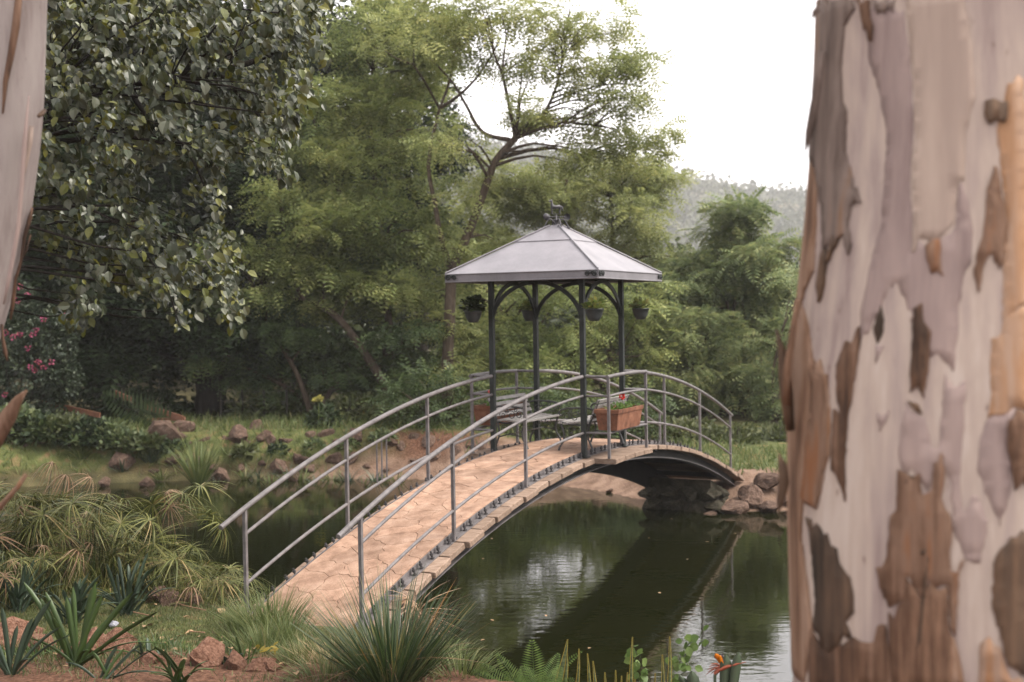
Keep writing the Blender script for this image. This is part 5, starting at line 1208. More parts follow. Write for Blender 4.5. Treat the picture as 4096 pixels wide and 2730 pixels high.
# near bank rocks
for x, y, d, r, lab, red in ((28, 1428, 10.6, .19, 'pitted red-brown boulder at the left edge above the strap leaves', 1), (-6, 1450, 10.4, .17, 'dark red boulder cut by the left edge of the view', 1), (95, 1458, 10.3, .13, 'crumbly red stone behind the largest strap-leaved clump', 1),
                        (268, 1462, 10.2, .17, 'upright red boulder showing between the strap leaves', 1), (215, 1478, 10.1, .16, 'low red boulder beneath the strap leaves', 1), (480, 1530, 9.75, .15, 'crusty pale red rock at the edge of the bare soil', 1), (540, 1547, 9.6, .10, 'small crusty rock next to the yellow-leaved weed', 1),
                        (598, 1556, 9.5, .085, 'rounded pink stone left of the big grass tuft', 1), (628, 1562, 9.5, .07, 'smaller rounded pink stone left of the big grass tuft', 1), (395, 1392, 12.4, .11, 'upright tan stone below the sedges', 0), (355, 1388, 12.5, .11, 'brown stone in the row below the sedges', 0), (440, 1396, 12.4, .09, 'dim stone below the sedges', 0),
                        (515, 1384, 12.4, .10, 'tan stone by the near bridge post', 0), (345, 1530, 9.75, .09, 'flat red stone on the bare soil', 1), (165, 1500, 9.9, .09, 'small red stone at the foot of the largest strap-leaved clump', 1)):
    q = gpt(x, y, d); r *= 1.35; rock((q.x, q.y, q.z + r * .25), r, lab, red=bool(red), flat=.8)

# ------------------------------------------------------------------ sedges (papyrus) by the left shore
sedge_m = leafmat('sedge_leaf', [(0.035, 0.046, 0.012), (0.095, 0.11, 0.028), (0.185, 0.185, 0.06), (0.30, 0.215, 0.10)], [0, .42, .86, 1], trans=.3, spec=.35)
dry_m = leafmat('dry_leaf', [(0.14, 0.08, 0.042), (0.23, 0.145, 0.088), (0.31, 0.215, 0.14)], trans=.2, spec=.2)
stem_m = leafmat('sedge_stem', [(0.016, 0.028, 0.008), (0.038, 0.055, 0.016), (0.11, 0.075, 0.03)], [0, .75, 1], trans=0)
rg = np.random.default_rng(14)
def umbel(n, L, w, droop, up0, seed):
    r = np.random.default_rng(seed); a = np.linspace(0, 2 * math.pi, n, endpoint=False) + r.uniform(-.15, .15, n); el = r.uniform(up0 - .25, up0 + .25, n)
    f = np.stack([np.cos(a) * np.cos(el), np.sin(a) * np.cos(el), np.sin(el)], 1)
    return npmesh('umbel', *scatter(*T_blade(6, w, droop), np.zeros((n, 3)), f, np.tile([0, 0, 1.], (n, 1)) + f * .01, L * r.uniform(.7, 1.1, n)))
UM = [umbel(30, .31, .028, 1.35, .42, 1), umbel(34, .36, .025, 1.7, .5, 2), umbel(24, .27, .031, 1.05, .3, 3)]; UD = [umbel(18, .24, .030, 2.6, .1, 4), umbel(17, .28, .027, 2.0, .35, 5)]
for q in UM: q.materials.append(sedge_m)
for q in UD: q.materials.append(dry_m)
def sedge(label, x, y, d, n, rad_, h, dryf=.12, lean=0.0, tops=()):
    b = gpt(x, y, d); b.z = max(b.z, -.1); o = thing('sedge_clump', label, 'sedge', b, 0, 'papyrus sedges along the left shore')
    smb = MB(); heads = []
    for k in range(int(n * 1.5)):
        a = rg.uniform(0, 6.28); rr_ = rad_ * math.sqrt(rg.uniform(0, 1)); p0 = b + Vector((rr_ * .6 * math.cos(a), rr_ * .6 * math.sin(a), 0)); p0.z = gz(p0.x, p0.y) - .03
        hh = h * rg.uniform(.42, 1.08); tipv = p0 + Vector((rr_ * .75 * math.cos(a) + lean * hh + rg.normal() * .08, rr_ * .75 * math.sin(a) + rg.normal() * .08, hh)); heads.append((p0, tipv, rg.random() < dryf, rg.uniform(.55, 1.15)))
    for (tx, ty, dry, sc) in tops: heads.append((b + Vector((rg.normal() * .08, rg.normal() * .08, -.03)), dp(tx, ty, d), dry, sc))
    for p0, tipv, dry, sc in heads:
        mid = p0.lerp(tipv, .55) + Vector((rg.normal() * .02, rg.normal() * .02, .03)); smb.tube([p0, mid, tipv], [.006, .005, .0035], 5, cap=False)
        kid_src = (UD if dry else UM)[rg.integers(0, 2 if dry else 3)]
        q = obj('leaf_umbel', kid_src, None, o, world_co=True, loc=tipv, rot=(rg.normal() * .38, rg.normal() * .38, rg.uniform(0, 6.28)), scale=sc)
    m_ = 260; a = rg.uniform(0, 6.28, m_); rr_ = rad_ * .9 * np.sqrt(rg.uniform(0, 1, m_)); pos = np.stack([b.x + rr_ * np.cos(a), b.y + rr_ * np.sin(a), np.full(m_, b.z - .02)], 1)
    V, F = scatter(*T_blade(4, .014, .25), pos, np.array([0, 0, 1.]) + rg.normal(size=(m_, 3)) * .22, rg.normal(size=(m_, 3)), h * rg.uniform(.35, .85, m_)); obj('leaf_mass', npmesh('leaf_mass', V, F), stem_m, o)
    obj('stems', smb, stem_m, o)
sedge('sedge clump with two dried brown umbrella heads at the far left of the thicket', 95, 1345, 13.6, 26, .55, .85, .28, 0, [(120, 1065, True, 1.0), (152, 1092, True, 1.25), (205, 1098, True, 1.0)])
sedge('sedge clump crowding the left edge of the view', -30, 1360, 13.2, 24, .55, .9, .12, 0, [(-10, 1120, False, 1.1), (30, 1135, False, 1.0)])
sedge('full green sedge clump in the middle of the thicket', 215, 1350, 13.4, 34, .6, .92, .10, 0, [(245, 1140, False, 1.1), (285, 1155, False, 1.1)])
sedge('sedge clump with yellowing umbrella heads', 320, 1352, 13.4, 32, .6, .88, .16, 0.05, [(350, 1160, False, 1.1), (390, 1165, True, .9)])
sedge('sedge clump with one tall pale umbrella head leaning over the water', 415, 1350, 13.3, 34, .55, .8, .12, .1, [(462, 1118, False, 1.35), (420, 1140, False, 1.2), (385, 1130, True, 1.0), (480, 1185, False, 1.2), (500, 1210, False, 1.1)])
sedge('low browned sedge clump nearest the bridge post', 478, 1372, 12.9, 22, .42, .5, .5, .1)
sedge('weedy mixed sedge clump at the left margin below the thicket', 25, 1390, 12.3, 20, .5, .62, .2)
# dry thatch by the bridge foot
q0 = gpt(945, 1455, 11.7)
o = thing('dry_sedge', 'bundle of dry straw-coloured sedge leaning at the water beside the bridge foot', 'sedge', q0)
for k, (x, y, sc, rx, ry) in enumerate(((935, 1378, 1.35, .5, .3), (950, 1390, 1.3, .8, .5), (985, 1420, 1.2, .6, 1.1), (1000, 1428, 1.1, .4, 1.3), (925, 1400, 1.1, .7, .1), (965, 1405, 1.2, .9, .7))):
    obj('leaf_umbel', UD[k % 2], None, o, loc=dp(x, y, 11.7 + .05 * k), rot=(rx, ry, k), scale=sc)
mb = MB(); mb.tube([q0, dp(930, 1400, 11.7), dp(935, 1375, 11.7)], .006, 5); obj('stem', mb, dry_m, o)

# ------------------------------------------------------------------ strap-leaved clumps (agapanthus)
strap_m = leafmat('strap_leaf', [(0.028, 0.058, 0.020), (0.055, 0.095, 0.028), (0.085, 0.135, 0.034), (0.15, 0.18, 0.04)], [0, .5, .85, 1], trans=.3, rough=.42, spec=.45)
strap_blue = leafmat('strap_leaf_blue', [(0.024, 0.045, 0.030), (0.045, 0.072, 0.046), (0.065, 0.095, 0.055)], trans=.25, rough=.45, spec=.5)
def strap(parent, a, b, w, bow, mat, side=None):
    """one fleshy leaf from a to b, arched by bow, blunt tip, shallow keel"""
    a, b = Vector(a), Vector(b); d_ = b - a; L = d_.length; mb = MB(); vs = []; n_ = 9
    hor = Vector((d_.x, d_.y, 0)); hor = hor.normalized() if hor.length > 1e-3 else Vector((1, 0, 0)); sd = Vector((-hor.y, hor.x, 0)) if side is None else Vector(side).normalized()
    for i in range(n_):
        t_ = i / (n_ - 1); c = a + d_ * t_ + Vector((0, 0, 1)) * bow * L * math.sin(math.pi * t_ * .9) ; ww = w * (.55 + .45 * math.sin(math.pi * min(1, t_ * 1.2 + .12) * .5)) * (1 if t_ < .8 else math.sqrt(max(.02, 1 - ((t_ - .8) / .2) ** 2)))
        nn_ = sd.cross(d_).normalized(); vs += [c - sd * ww / 2 + nn_ * ww * .12, c - nn_ * .001, c + sd * ww / 2 + nn_ * ww * .12, c - nn_ * .004]
    fs = []
    for i in range(n_ - 1):
        o_ = i * 4
        fs += [(o_, o_ + 1, o_ + 5, o_ + 4), (o_ + 1, o_ + 2, o_ + 6, o_ + 5), (o_ + 2, o_ + 3, o_ + 7, o_ + 6), (o_ + 3, o_, o_ + 4, o_ + 7)]
    mb.add(vs, fs, True); return obj('leaf', mb, mat, parent)
def rnd_straps(parent, b, n, L, w, mat, r, flat=.6, face=(1, -.2, 0)):
    for k in range(n):
        a = r.uniform(0, 6.28); el = r.uniform(.35, 1.25); l_ = L * r.uniform(.6, 1.1); tip = Vector(b) + Vector((math.cos(a) * math.cos(el), math.sin(a) * math.cos(el) * flat, math.sin(el))) * l_
        if el < .75: tip.z -= .12 * l_
        strap(parent, Vector(b) + Vector((r.normal() * .03, r.normal() * .03, -.02)), tip, w * r.uniform(.75, 1.1), .10 + .12 * (1.25 - el), mat, side=(Vector((-math.sin(a), math.cos(a), 0)) * .5 + Vector((1, .2, 0)) * .7))
r_ = np.random.default_rng(44)
b = gpt(172, 1535, 9.55); A = thing('strap_leaved_plant', 'largest strap-leaved clump with broad upright green leaves on the red soil', 'plant', b, 0, 'strap-leaved clumps in the foreground')
for x, y, w, bow, dd in ((219, 1340, .052, .02, 0), (168, 1350, .038, .02, .1), (153, 1373, .040, .02, .05), (234, 1370, .042, .03, -.05), (305, 1363, .048, .04, -.05), (363, 1409, .048, .05, -.1), (333, 1473, .034, .16, .1), (105, 1362, .038, .03, .1), (94, 1377, .042, .03, .1), (379, 1490, .036, .14, -.1), (262, 1420, .034, .14, .15), (55, 1342, .036, .06, .15), (120, 1420, .034, .10, -.1), (275, 1415, .028, .12, .2), (60, 1470, .034, .12, -.05), (205, 1500, .03, .2, -.15), (310, 1510, .03, .16, -.15)):
    strap(A, b + Vector((r_.normal() * .02, r_.normal() * .02, -.01)), dp(x, y, 9.55 + dd), w * 1.15, bow, strap_m, side=(1, .15, .0))
b = gpt(22, 1558, 9.35); A = thing('strap_leaved_plant', 'strap-leaved clump with dark arching leaves at the left edge of the view', 'plant', b, 0, 'strap-leaved clumps in the foreground')
for x, y, w, bow, dd in ((117, 1385, .046, .10, 0), (75, 1425, .04, .10, 0), (5, 1400, .04, .08, 0), (-40, 1420, .04, .1, 0), (140, 1445, .036, .10, 0), (160, 1465, .03, .1, -.05), (70, 1520, .04, .2, -.15), (-30, 1500, .04, .1, -.1), (40, 1440, .036, .06, .05), (-20, 1450, .036, .08, .1)):
    strap(A, b + Vector((r_.normal() * .02, r_.normal() * .02, -.02)), dp(x, y, 9.35 + dd), w, bow, strap_blue, side=(1, .15, 0))
b = gpt(235, 1580, 9.1); A = thing('strap_leaved_plant', 'strap-leaved clump with slender leaves rising from the bottom edge of the view', 'plant', b, 0, 'strap-leaved clumps in the foreground')
for x, y, w, bow, dd in ((270, 1485, .03, .06, 0), (285, 1492, .03, .06, 0), (330, 1480, .026, .08, 0), (366, 1488, .022, .06, 0), (300, 1505, .03, .06, .05), (215, 1500, .03, .05, 0), (150, 1525, .036, .14, 0), (340, 1545, .03, .1, -.05), (250, 1510, .028, .04, .05), (390, 1555, .028, .1, 0)):
    strap(A, b + Vector((r_.normal() * .03, r_.normal() * .02, -.02)), dp(x, y, 9.1 + dd), w, bow, strap_m if x % 2 else strap_blue, side=(1, .15, 0))
for x, y, d, n_, L, mt_, lab in ((165, 1415, 11.6, 16, .50, strap_blue, 'blue-grey strap-leaved clump behind the largest one'), (290, 1405, 11.9, 18, .56, strap_blue, 'arching strap-leaved clump at the foot of the sedges'), (40, 1400, 11.9, 14, .5, strap_blue, 'shaded strap-leaved clump at the left edge beneath the sedges'), (415, 1600, 9.0, 8, .34, strap_m, 'low strap-leaved sprout at the bottom edge on bare soil')):
    b = gpt(x, y, d); A = thing('strap_leaved_plant', lab, 'plant', b, 0, 'strap-leaved clumps in the foreground'); rnd_straps(A, b, int(n_ * 1.5), L, .042, mt_, r_)
for x, y, d_, n_, L, rd, lab in ((60, 1380, 12.6, 260, .5, .4, 'rank yellow-green weeds below the left sedges'), (180, 1375, 12.7, 240, .4, .35, 'rank weeds between the sedges and the blue-grey strap clump'), (440, 1385, 12.6, 240, .42, .3, 'brown weeds below the leaning sedge'), (100, 1500, 10.0, 200, .2, .35, 'thin weeds round the red stones at the left'), (300, 1470, 10.4, 220, .16, .3, 'thin weeds beside the upright red boulder'), (0, 1480, 10.2, 200, .26, .35, 'rank weeds at the left edge behind the dark strap clump'), (420, 1490, 10.2, 160, .14, .3, 'thin weeds where the lawn meets bare soil')):
    b = gpt(x, y, d_); rq = np.random.default_rng(int(x) + 900); a = rq.uniform(0, 6.28, n_); q = np.sqrt(rq.uniform(0, 1, n_)); px_, py_ = b.x + q * rd * 1.6 * np.cos(a), b.y + q * rd * np.sin(a)
    V, F = scatter(*T_blade(5, 1.0, .6), np.stack([px_, py_, ground_z(px_, py_) - .01], 1), np.array([0, 0, 1.]) + rq.normal(size=(n_, 3)) * .45, rq.normal(size=(n_, 3)), np.stack([np.full(n_, .0045), L * rq.uniform(.4, 1.1, n_), L * rq.uniform(.4, 1.1, n_)], 1)); A = thing('weed_patch', lab, 'weed', b, 0, 'rank weeds on the near bank'); obj('blades', npmesh('blades', V, F), sedge_m if L > .3 else strap_m, A)
# seedlings and yellow-leaved weed
b = gpt(555, 1530, 9.7); A = thing('weed', 'small weed with yellow and green blades beside the crusty rock', 'weed', b); rnd_straps(A, b, 16, .22, .016, strap_m, r_)
V, F = scatter(*T_ovate(.2, .05), np.array(b) + np.array([.18, 0, .1]) + r_.normal(size=(9, 3)) * .05, r_.normal(size=(9, 3)) * .4 + np.array([.6, 0, .5]), np.array([0, -.4, 1.]) + r_.normal(size=(9, 3)) * .2, r_.uniform(.05, .09, 9)); obj('yellow_leaves', npmesh('yl', V, F), leafmat('yellow_leaf', [(0.16, 0.13, 0.02), (0.24, 0.17, 0.025)]), A)
for x, y, d, lab in ((335, 1503, 9.9, 'dark-leaved seedling on the bare soil'), (520, 1513, 9.75, 'grey-leaved seedling beside the crusty rock')):
    b = gpt(x, y, d); A = thing('seedling', lab, 'seedling', b); rnd_straps(A, b, 7, .16, .03, strap_blue, r_)

# ------------------------------------------------------------------ grass tufts
tuft_m = leafmat('tuft_blade', [(0.014, 0.028, 0.012), (0.03, 0.054, 0.02), (0.06, 0.092, 0.03), (0.19, 0.165, 0.055), (0.30, 0.14, 0.03)], [0, .45, .88, .97, 1], trans=.25, rough=.45, spec=.45)
soft_m = leafmat('soft_grass', [(0.055, 0.08, 0.024), (0.095, 0.125, 0.04), (0.145, 0.165, 0.058), (0.23, 0.19, 0.09)], [0, .5, .9, 1], trans=.35, spec=.3)
def tuft(name, label, b, n_, L, w, mat, spread=.5, rad_=.12, bend=.25, r=None, cat='grass', group=None, part='blades', lean=(0, 0)):
    r = r or np.random.default_rng(n_); o = thing(name, label, cat, b, 0, group); a = r.uniform(0, 6.28, n_); q = np.sqrt(r.uniform(0, 1, n_)); pos = np.stack([b[0] + q * rad_ * np.cos(a), b[1] + q * rad_ * np.sin(a), np.full(n_, b[2] - .02)], 1)
    f = np.stack([np.cos(a) * q * spread + lean[0], np.sin(a) * q * spread + lean[1], np.ones(n_)], 1) + r.normal(size=(n_, 3)) * .10
    up = np.stack([-np.cos(a), -np.sin(a), np.full(n_, .3)], 1) + r.normal(size=(n_, 3)) * .4
    l_ = L * r.uniform(.55, 1.05, n_) * (1 - .25 * q); V, F = scatter(*T_blade(6, 1.0, bend), pos, f, up, np.stack([np.full(n_, w) * r.uniform(.7, 1.2, n_), l_, l_], 1))
    obj(part, npmesh('blades', V, F), mat, o); return o
b = gpt(900, 1640, 9.05)
o = tuft('grass_tuft', 'big dark green spiky grass tuft by the near shore', b, 760, .98, .0056, tuft_m, 1.0, .22, .20)
V, F = scatter(*T_blade(7, 1.0, 1.6), np.array(b) + r_.normal(size=(46, 3)) * np.array([.14, .1, .0]), np.stack([r_.normal(size=46) * .9, r_.normal(size=46) * .6, np.ones(46)], 1), np.tile([0, 0, 1.], (46, 1)) + r_.normal(size=(46, 3)) * .3, np.stack([np.full(46, .004), r_.uniform(.3, .75, 46), r_.uniform(.3, .75, 46)], 1)); obj('dry_blades', npmesh('dry', V, F), dry_m, o)
b = gpt(780, 1560, 9.7); tuft('grass_tuft', 'dry straw-tipped grass beside the big spiky tuft', b, 240, .42, .0035, leafmat('straw_grass', [(0.12, 0.13, 0.045), (0.26, 0.20, 0.10), (0.34, 0.24, 0.14)], trans=.3), 1.0, .28, .5, group='grass tufts on the near bank')
for x, y, d, n_, L, rd, lab in ((625, 1450, 11.1, 420, .55, .20, 'tall soft light green grass at the left foot of the bridge'), (580, 1430, 11.4, 260, .42, .18, 'soft grass round the left near rail post'), (665, 1480, 10.7, 260, .36, .18, 'short soft grass against the edge of the paved deck'), (610, 1500, 10.4, 260, .30, .22, 'low soft grass in front of the bridge foot'), (560, 1470, 10.9, 180, .28, .2, 'thin soft grass at the lawn edge'), (700, 1540, 9.9, 220, .3, .2, 'shaggy grass between bridge foot and spiky tuft')):
    b = gpt(x, y, d); tuft('grass_tuft', lab, b, int(n_ * 1.25), L * 1.15, .0034, soft_m, .8, rd, .35, np.random.default_rng(int(x)), group='grass tufts on the near bank')
for x, y, d_, n_, L, rd, lab in ((1010, 1560, 9.6, 220, .34, .22, 'weedy grass between the spiky tuft and the fern'), (1060, 1600, 9.2, 200, .34, .2, 'weedy grass at the foot of the fern'), (800, 1500, 10.3, 240, .3, .22, 'weedy grass behind the spiky tuft'), (1000, 1500, 10.4, 200, .28, .2, 'pale weeds over the shore stones right of the bridge foot'), (750, 1600, 9.2, 240, .3, .25, 'thin straw-coloured weeds left of the spiky tuft')):
    b = gpt(x, y, d_); tuft('grass_tuft', lab, b, n_, L, .0045, soft_m, 1.0, rd, .6, np.random.default_rng(int(x) + 3), group='grass tufts on the near bank')
b = dpz(455, 1105, .06); b.z = .02
tuft('iris_clump', 'tall arching green iris clump standing at the far waterline', b, 150, 1.3, .017, soft_m, .50, .16, .38, cat='iris')
b = dpz(1060, 1440, .1); b = Vector((0.0, 11.6, gz(0.0, 11.6))); tuft('grass_tuft', 'pale drooping weeds on the bank edge behind the spiky tuft', b, 200, .3, .006, soft_m, 1.0, .25, .8, group='grass tufts on the near bank')
b = dp(730, 985, 28.2); b.z = gz(b.x, b.y); o = thing('flower_stalk', 'tall single stalk with a yellow-green flower head on the far bank', 'flower', b)
mb = MB(); tp_ = dp(731, 922, 28.2); mb.tube([b, b.lerp(tp_, .5) + Vector((.02, 0, 0)), tp_], [.018, .014, .012], 6); obj('stalk', mb, soft_m, o)
u = unit(50, r_); u[:, 2] = np.abs(u[:, 2]); V, F = scatter(*T_ovate_lo(.3), np.array(tp_) + u * .04, u, unit(50, r_), r_.uniform(.08, .15, 50)); obj('flower_head', npmesh('fh', V, F), leafmat('yellow_head', [(0.25, 0.24, 0.06), (0.36, 0.33, 0.10)]), o)

# short turf on the near bank and rough grass on the far bank: nobody could count the blades
def turf(name, label, N, xr, yr, test, L, w, mat, seed, bend=.4):
    r = np.random.default_rng(seed); x = r.uniform(*xr, N); y = r.uniform(*yr, N); k = test(x, y, r); x, y = x[k], y[k]; n_ = len(x); z = ground_z(x, y)
    V, F = scatter(*T_blade(3, 1.0, bend), np.stack([x, y, z - .005], 1), np.array([0, 0, 1.]) + r.normal(size=(n_, 3)) * .45, r.normal(size=(n_, 3)), np.stack([w * r.uniform(.6, 1.3, n_), L * r.uniform(.4, 1.2, n_), L * r.uniform(.4, 1.2, n_)], 1))
    tag(obj(name, npmesh(name, V, F), mat), label, 'grass', kind='stuff')
lawn_m = leafmat('lawn_blade', [(0.05, 0.066, 0.024), (0.085, 0.105, 0.04), (0.13, 0.13, 0.055), (0.21, 0.15, 0.085)], [0, .5, .85, 1], trans=.3)
turf('lawn_grass', 'short worn lawn between the red soil and the bridge foot', 52000, (-5.2, -.3), (9.7, 12.9), lambda x, y, r: (shore_dist(x, y) > .25) & (vnoise(x, y, 2.2) + r.uniform(-.5, .5, len(x)) > -.45 + 1.6 * np.clip(10.3 - y, 0, 1)) & ~((np.abs((x - BX) * BDY - (y - BY) * BDX) < .6) & ((x - BX) * BDX + (y - BY) * BDY > -6.2)), .055, .0035, lawn_m, 3)
turf('bank_grass', 'rough green grass along the top of the far bank', 34000, (-14, 15), (19.5, 31), lambda x, y, r: (shore_dist(x, y) > np.where(x < -3.5, .15, np.where(x < -.5, .6, np.where(x > 7, .35, 1.0))) + .35 * vnoise(x, y, 1.5) + r.uniform(0, .5, len(x))) & (shore_dist(x, y) < 4.5), .26, .014, soft_m, 4, .5)
turf('soil_weeds', 'thin weeds scattered over the red soil at the bottom of the view', 9000, (-4.8, 1.2), (8.4, 10.3), lambda x, y, r: vnoise(x, y, 2.6) + r.uniform(-.3, .3, len(x)) > .05, .075, .0042, lawn_m, 6)

# leafy ground cover and strap plants on the far left bank
gc_m = leafmat('bank_leaf', [(0.035, 0.055, 0.022), (0.065, 0.09, 0.034), (0.12, 0.14, 0.055)], trans=.3)
rr = np.random.default_rng(19)
for k, (x, y, a, b_) in enumerate(((40, 1045, 70, 45), (150, 1050, 70, 40), (250, 1045, 60, 35), (90, 1000, 80, 28), (330, 1022, 45, 22), (10, 1085, 60, 25), (200, 1085, 40, 18), (640, 1066, 22, 10), (725, 1060, 24, 11), (560, 1056, 20, 10), (880, 1048, 30, 12), (400, 1048, 30, 14), (120, 1085, 60, 22), (300, 1070, 40, 16), (60, 1020, 60, 40), (200, 1015, 60, 30), (800, 1050, 24, 9), (30, 1065, 60, 25), (110, 1060, 55, 28), (180, 1062, 50, 26), (280, 1050, 45, 24), (350, 1050, 34, 18), (-40, 1060, 60, 40), (230, 1030, 45, 22))):
    c, rx, ry, rz = lobe(x, y, 27.3, a, b_); n_ = int(60 + 7 * a); u = unit(n_, rr); u[:, 2] = np.abs(u[:, 2]); base = Vector((c.x, c.y, gz(c.x, c.y)))
    o = thing('bank_shrub', ('broad' if a > 55 else 'small') + ' leafy plant spilling over the stones of the far bank', 'shrub', base, 0, 'leafy plants on the far bank')
    pos = np.array([c.x, c.y, max(base.z, c.z - rz)]) + u * rr.uniform(.3, 1, (n_, 1)) ** .4 * np.array([rx, .5, rz * 1.6]); V, F = scatter(*T_ovate_lo(.32, .06), pos, u + rr.normal(size=(n_, 3)) * .6, np.array([0, -.3, 1.]) + rr.normal(size=(n_, 3)) * .5, rr.uniform(.06, .16, n_) * (1.4 if k % 3 == 0 else .9)); obj('foliage', npmesh('foliage', V, F), (gc_m, und, gc_m, dark_m)[k % 4], o)
for k, x in enumerate((40, 90, 120, 160, 185, 215, 240, 280, 310, 345, 370, 430, 465, 500, 560, 590, 620, 660, 690, 730, 760, 800, 830, 860, 910)):
    q = dp(x, 1010, 27.6 - .0016 * x - (.35 if k % 3 == 1 else 0)); b = Vector((q.x, q.y, gz(q.x, q.y))); tuft('bank_tuft', 'grey-green strap-leaved tuft on top of the far bank', b, 46, rr.uniform(.38, .6), .013, strap_blue if k % 2 else soft_m, .9, .12, .7, np.random.default_rng(k + 70), cat='plant', group='strap-leaved tufts on the far bank')

# ------------------------------------------------------------------ bottom edge: fern, snake plants, vines, bird of paradise
fern_m = leafmat('fern_leaf', [(0.05, 0.088, 0.022), (0.085, 0.135, 0.034), (0.125, 0.175, 0.05)], trans=.35)
def fern_frond(parent, a, b, w, side, bow=.12, mat=fern_m, n=26):
    a, b = Vector(a), Vector(b); d_ = b - a; L = d_.length; f = d_.normalized(); s = Vector(side); s = (s - f * s.dot(f)).normalized(); nn_ = s.cross(f); mb = MB()
    for i in range(n):
        t_ = (i + 1) / (n + 1); c = a + d_ * t_ + nn_ * bow * L * math.sin(math.pi * t_); ww = w * math.sin(math.pi * (.12 + .86 * t_)) ** .8; step = L / n * .82
        for sg in (-1, 1):
            e = c + s * sg * ww + f * ww * .28 - nn_ * ww * .12; m1 = c.lerp(e, .5) + f * step * .42; m0 = c.lerp(e, .5) - f * step * .42; mb.add([c, m0, e, m1], [(0, 1, 2, 3)])
    mb.tube([a, a + d_ * .5 + nn_ * bow * L, b], [.004, .003, .0015], 4); return obj('frond', mb, mat, parent)
b = gpt(1235, 1610, 8.9); A = thing('fern', 'bright green fern with feathery fronds at the bottom by the water', 'fern', b)
D9 = 8.9
for x, y, w, dx, bow in ((1222, 1468, .10, 0, .1), (1140, 1500, .07, .1, .15), (1085, 1540, .08, .1, .15), (1340, 1495, .05, .2, .12), (1290, 1530, .08, 0, .15), (1180, 1560, .09, 0, .1), (1130, 1575, .08, 0, .1), (1320, 1560, .07, 0, .1), (1250, 1545, .09, -.1, .1), (1060, 1570, .07, 0, .12), (1200, 1530, .10, .1, .1), (1100, 1520, .07, .15, .12), (1160, 1545, .09, -.1, .14), (1285, 1500, .07, .15, .12), (1110, 1595, .1, -.1, .1), (1215, 1580, .11, -.15, .1), (1270, 1580, .1, -.1, .1)):
    fern_frond(A, b + Vector((r_.normal() * .03, r_.normal() * .03, 0)), dp(x, y, D9 + dx), w, (1, .15, .25) if x > 1150 and x < 1300 else (.3, .1, 1), bow)
def snake_mat():
    m, n, l, p = nodes('snake_plant_leaf'); tc = n.new('ShaderNodeTexCoord'); mp = n.new('ShaderNodeMapping'); mp.inputs['Scale'].default_value = (5, 5, 22); l.new(tc.outputs['Object'], mp.inputs[0])
    q = n.new('ShaderNodeTexNoise'); q.inputs['Scale'].default_value = 2.2; q.inputs['Detail'].default_value = 4; l.new(mp.outputs[0], q.inputs[0]); r = ramp(n, [(0.025, 0.04, 0.018), (0.06, 0.08, 0.03), (0.12, 0.14, 0.06)], [.38, .52, .66]); l.new(q.outputs[0], r.inputs[0]); l.new(r.outputs[0], p.inputs['Base Color']); p.inputs['Roughness'].default_value = .45; return m
snake_m = snake_mat(); edge_m = leafmat('snake_plant_margin', [(0.34, 0.26, 0.05), (0.40, 0.30, 0.06)], trans=.2)
def crop8(cx, cy): return ((2100 + cx / 2.139) / KD, (2450 + cy / 2.139) / KD)
def spear(parent, tip, base, w):
    tip, base = Vector(tip), Vector(base); d_ = tip - base; s = Vector((1, .1, 0)); nn_ = s.cross(d_).normalized(); n_ = 10; vs = []; ve = []
    for i in range(n_):
        t_ = i / (n_ - 1); ww = w * (1 if t_ < .35 else (1 - ((t_ - .35) / .65) ** 1.6)) + .0012; c = base + d_ * t_ + s * .012 * math.sin(5 * t_ + base.x * 9)
        vs += [c - s * ww / 2 + nn_ * .006, c - nn_ * .006, c + s * ww / 2 + nn_ * .006, c + nn_ * .012]
        for sg in (-1, 1): ve += [c + s * sg * ww / 2 + nn_ * .007, c + s * sg * (ww / 2 + .0035) + nn_ * .008]
    fs = [(i * 4 + k, i * 4 + (k + 1) % 4, i * 4 + 4 + (k + 1) % 4, i * 4 + 4 + k) for i in range(n_ - 1) for k in range(4)]
    mb = MB(); mb.add(vs, fs, True); o = obj('leaf', mb, snake_m, parent); mb = MB(); mb.add(ve, [(i * 4 + k * 2, i * 4 + k * 2 + 1, i * 4 + 4 + k * 2 + 1, i * 4 + 4 + k * 2) for i in range(n_ - 1) for k in (0, 1)]); obj('margin', mb, edge_m, o)
for lab, tips in (('snake plant with three mottled spear leaves next to the fern', ((350, 230, 70, 90), (345, 345, 50, 20), (260, 480, 40, -20))), ('snake plant with slim mottled spears in the middle of the bottom edge', ((450, 310, 30, 40), (535, 350, 32, 0), (590, 415, 40, -20), (440, 540, 26, 10))), ('short orange-edged snake plant at the bottom edge', ((695, 510, 44, 0), (785, 492, 30, -20), (835, 540, 26, 10), (880, 510, 26, 0))),
                  ('snake plant with one very tall dark spear among heart-leaved vine', ((920, 208, 38, 10), (940, 570, 30, 20))), ('snake plant with two tall dark spears before the sky reflection', ((1160, 360, 42, -30), (1225, 205, 44, 10), (1100, 520, 30, 20)))):
    x0, y0 = crop8(tips[0][0], 900); b = gpt(x0, min(y0, 1640), 9.0); A = thing('snake_plant', lab, 'plant', b, 0, 'snake plants along the bottom edge')
    for tx, ty, w, lean in tips: x, y = crop8(tx, ty); xb, _ = crop8(tx - lean, 900); q = dp(xb, 1610, 9.0); spear(A, dp(x, y, 9.0), (q.x, q.y, gz(q.x, q.y) - .02), w / 2.139 / KD / 2856 * 9.0 * 1.15)
vine_m = leafmat('vine_leaf', [(0.07, 0.12, 0.03), (0.11, 0.17, 0.045), (0.16, 0.22, 0.07)], trans=.4)
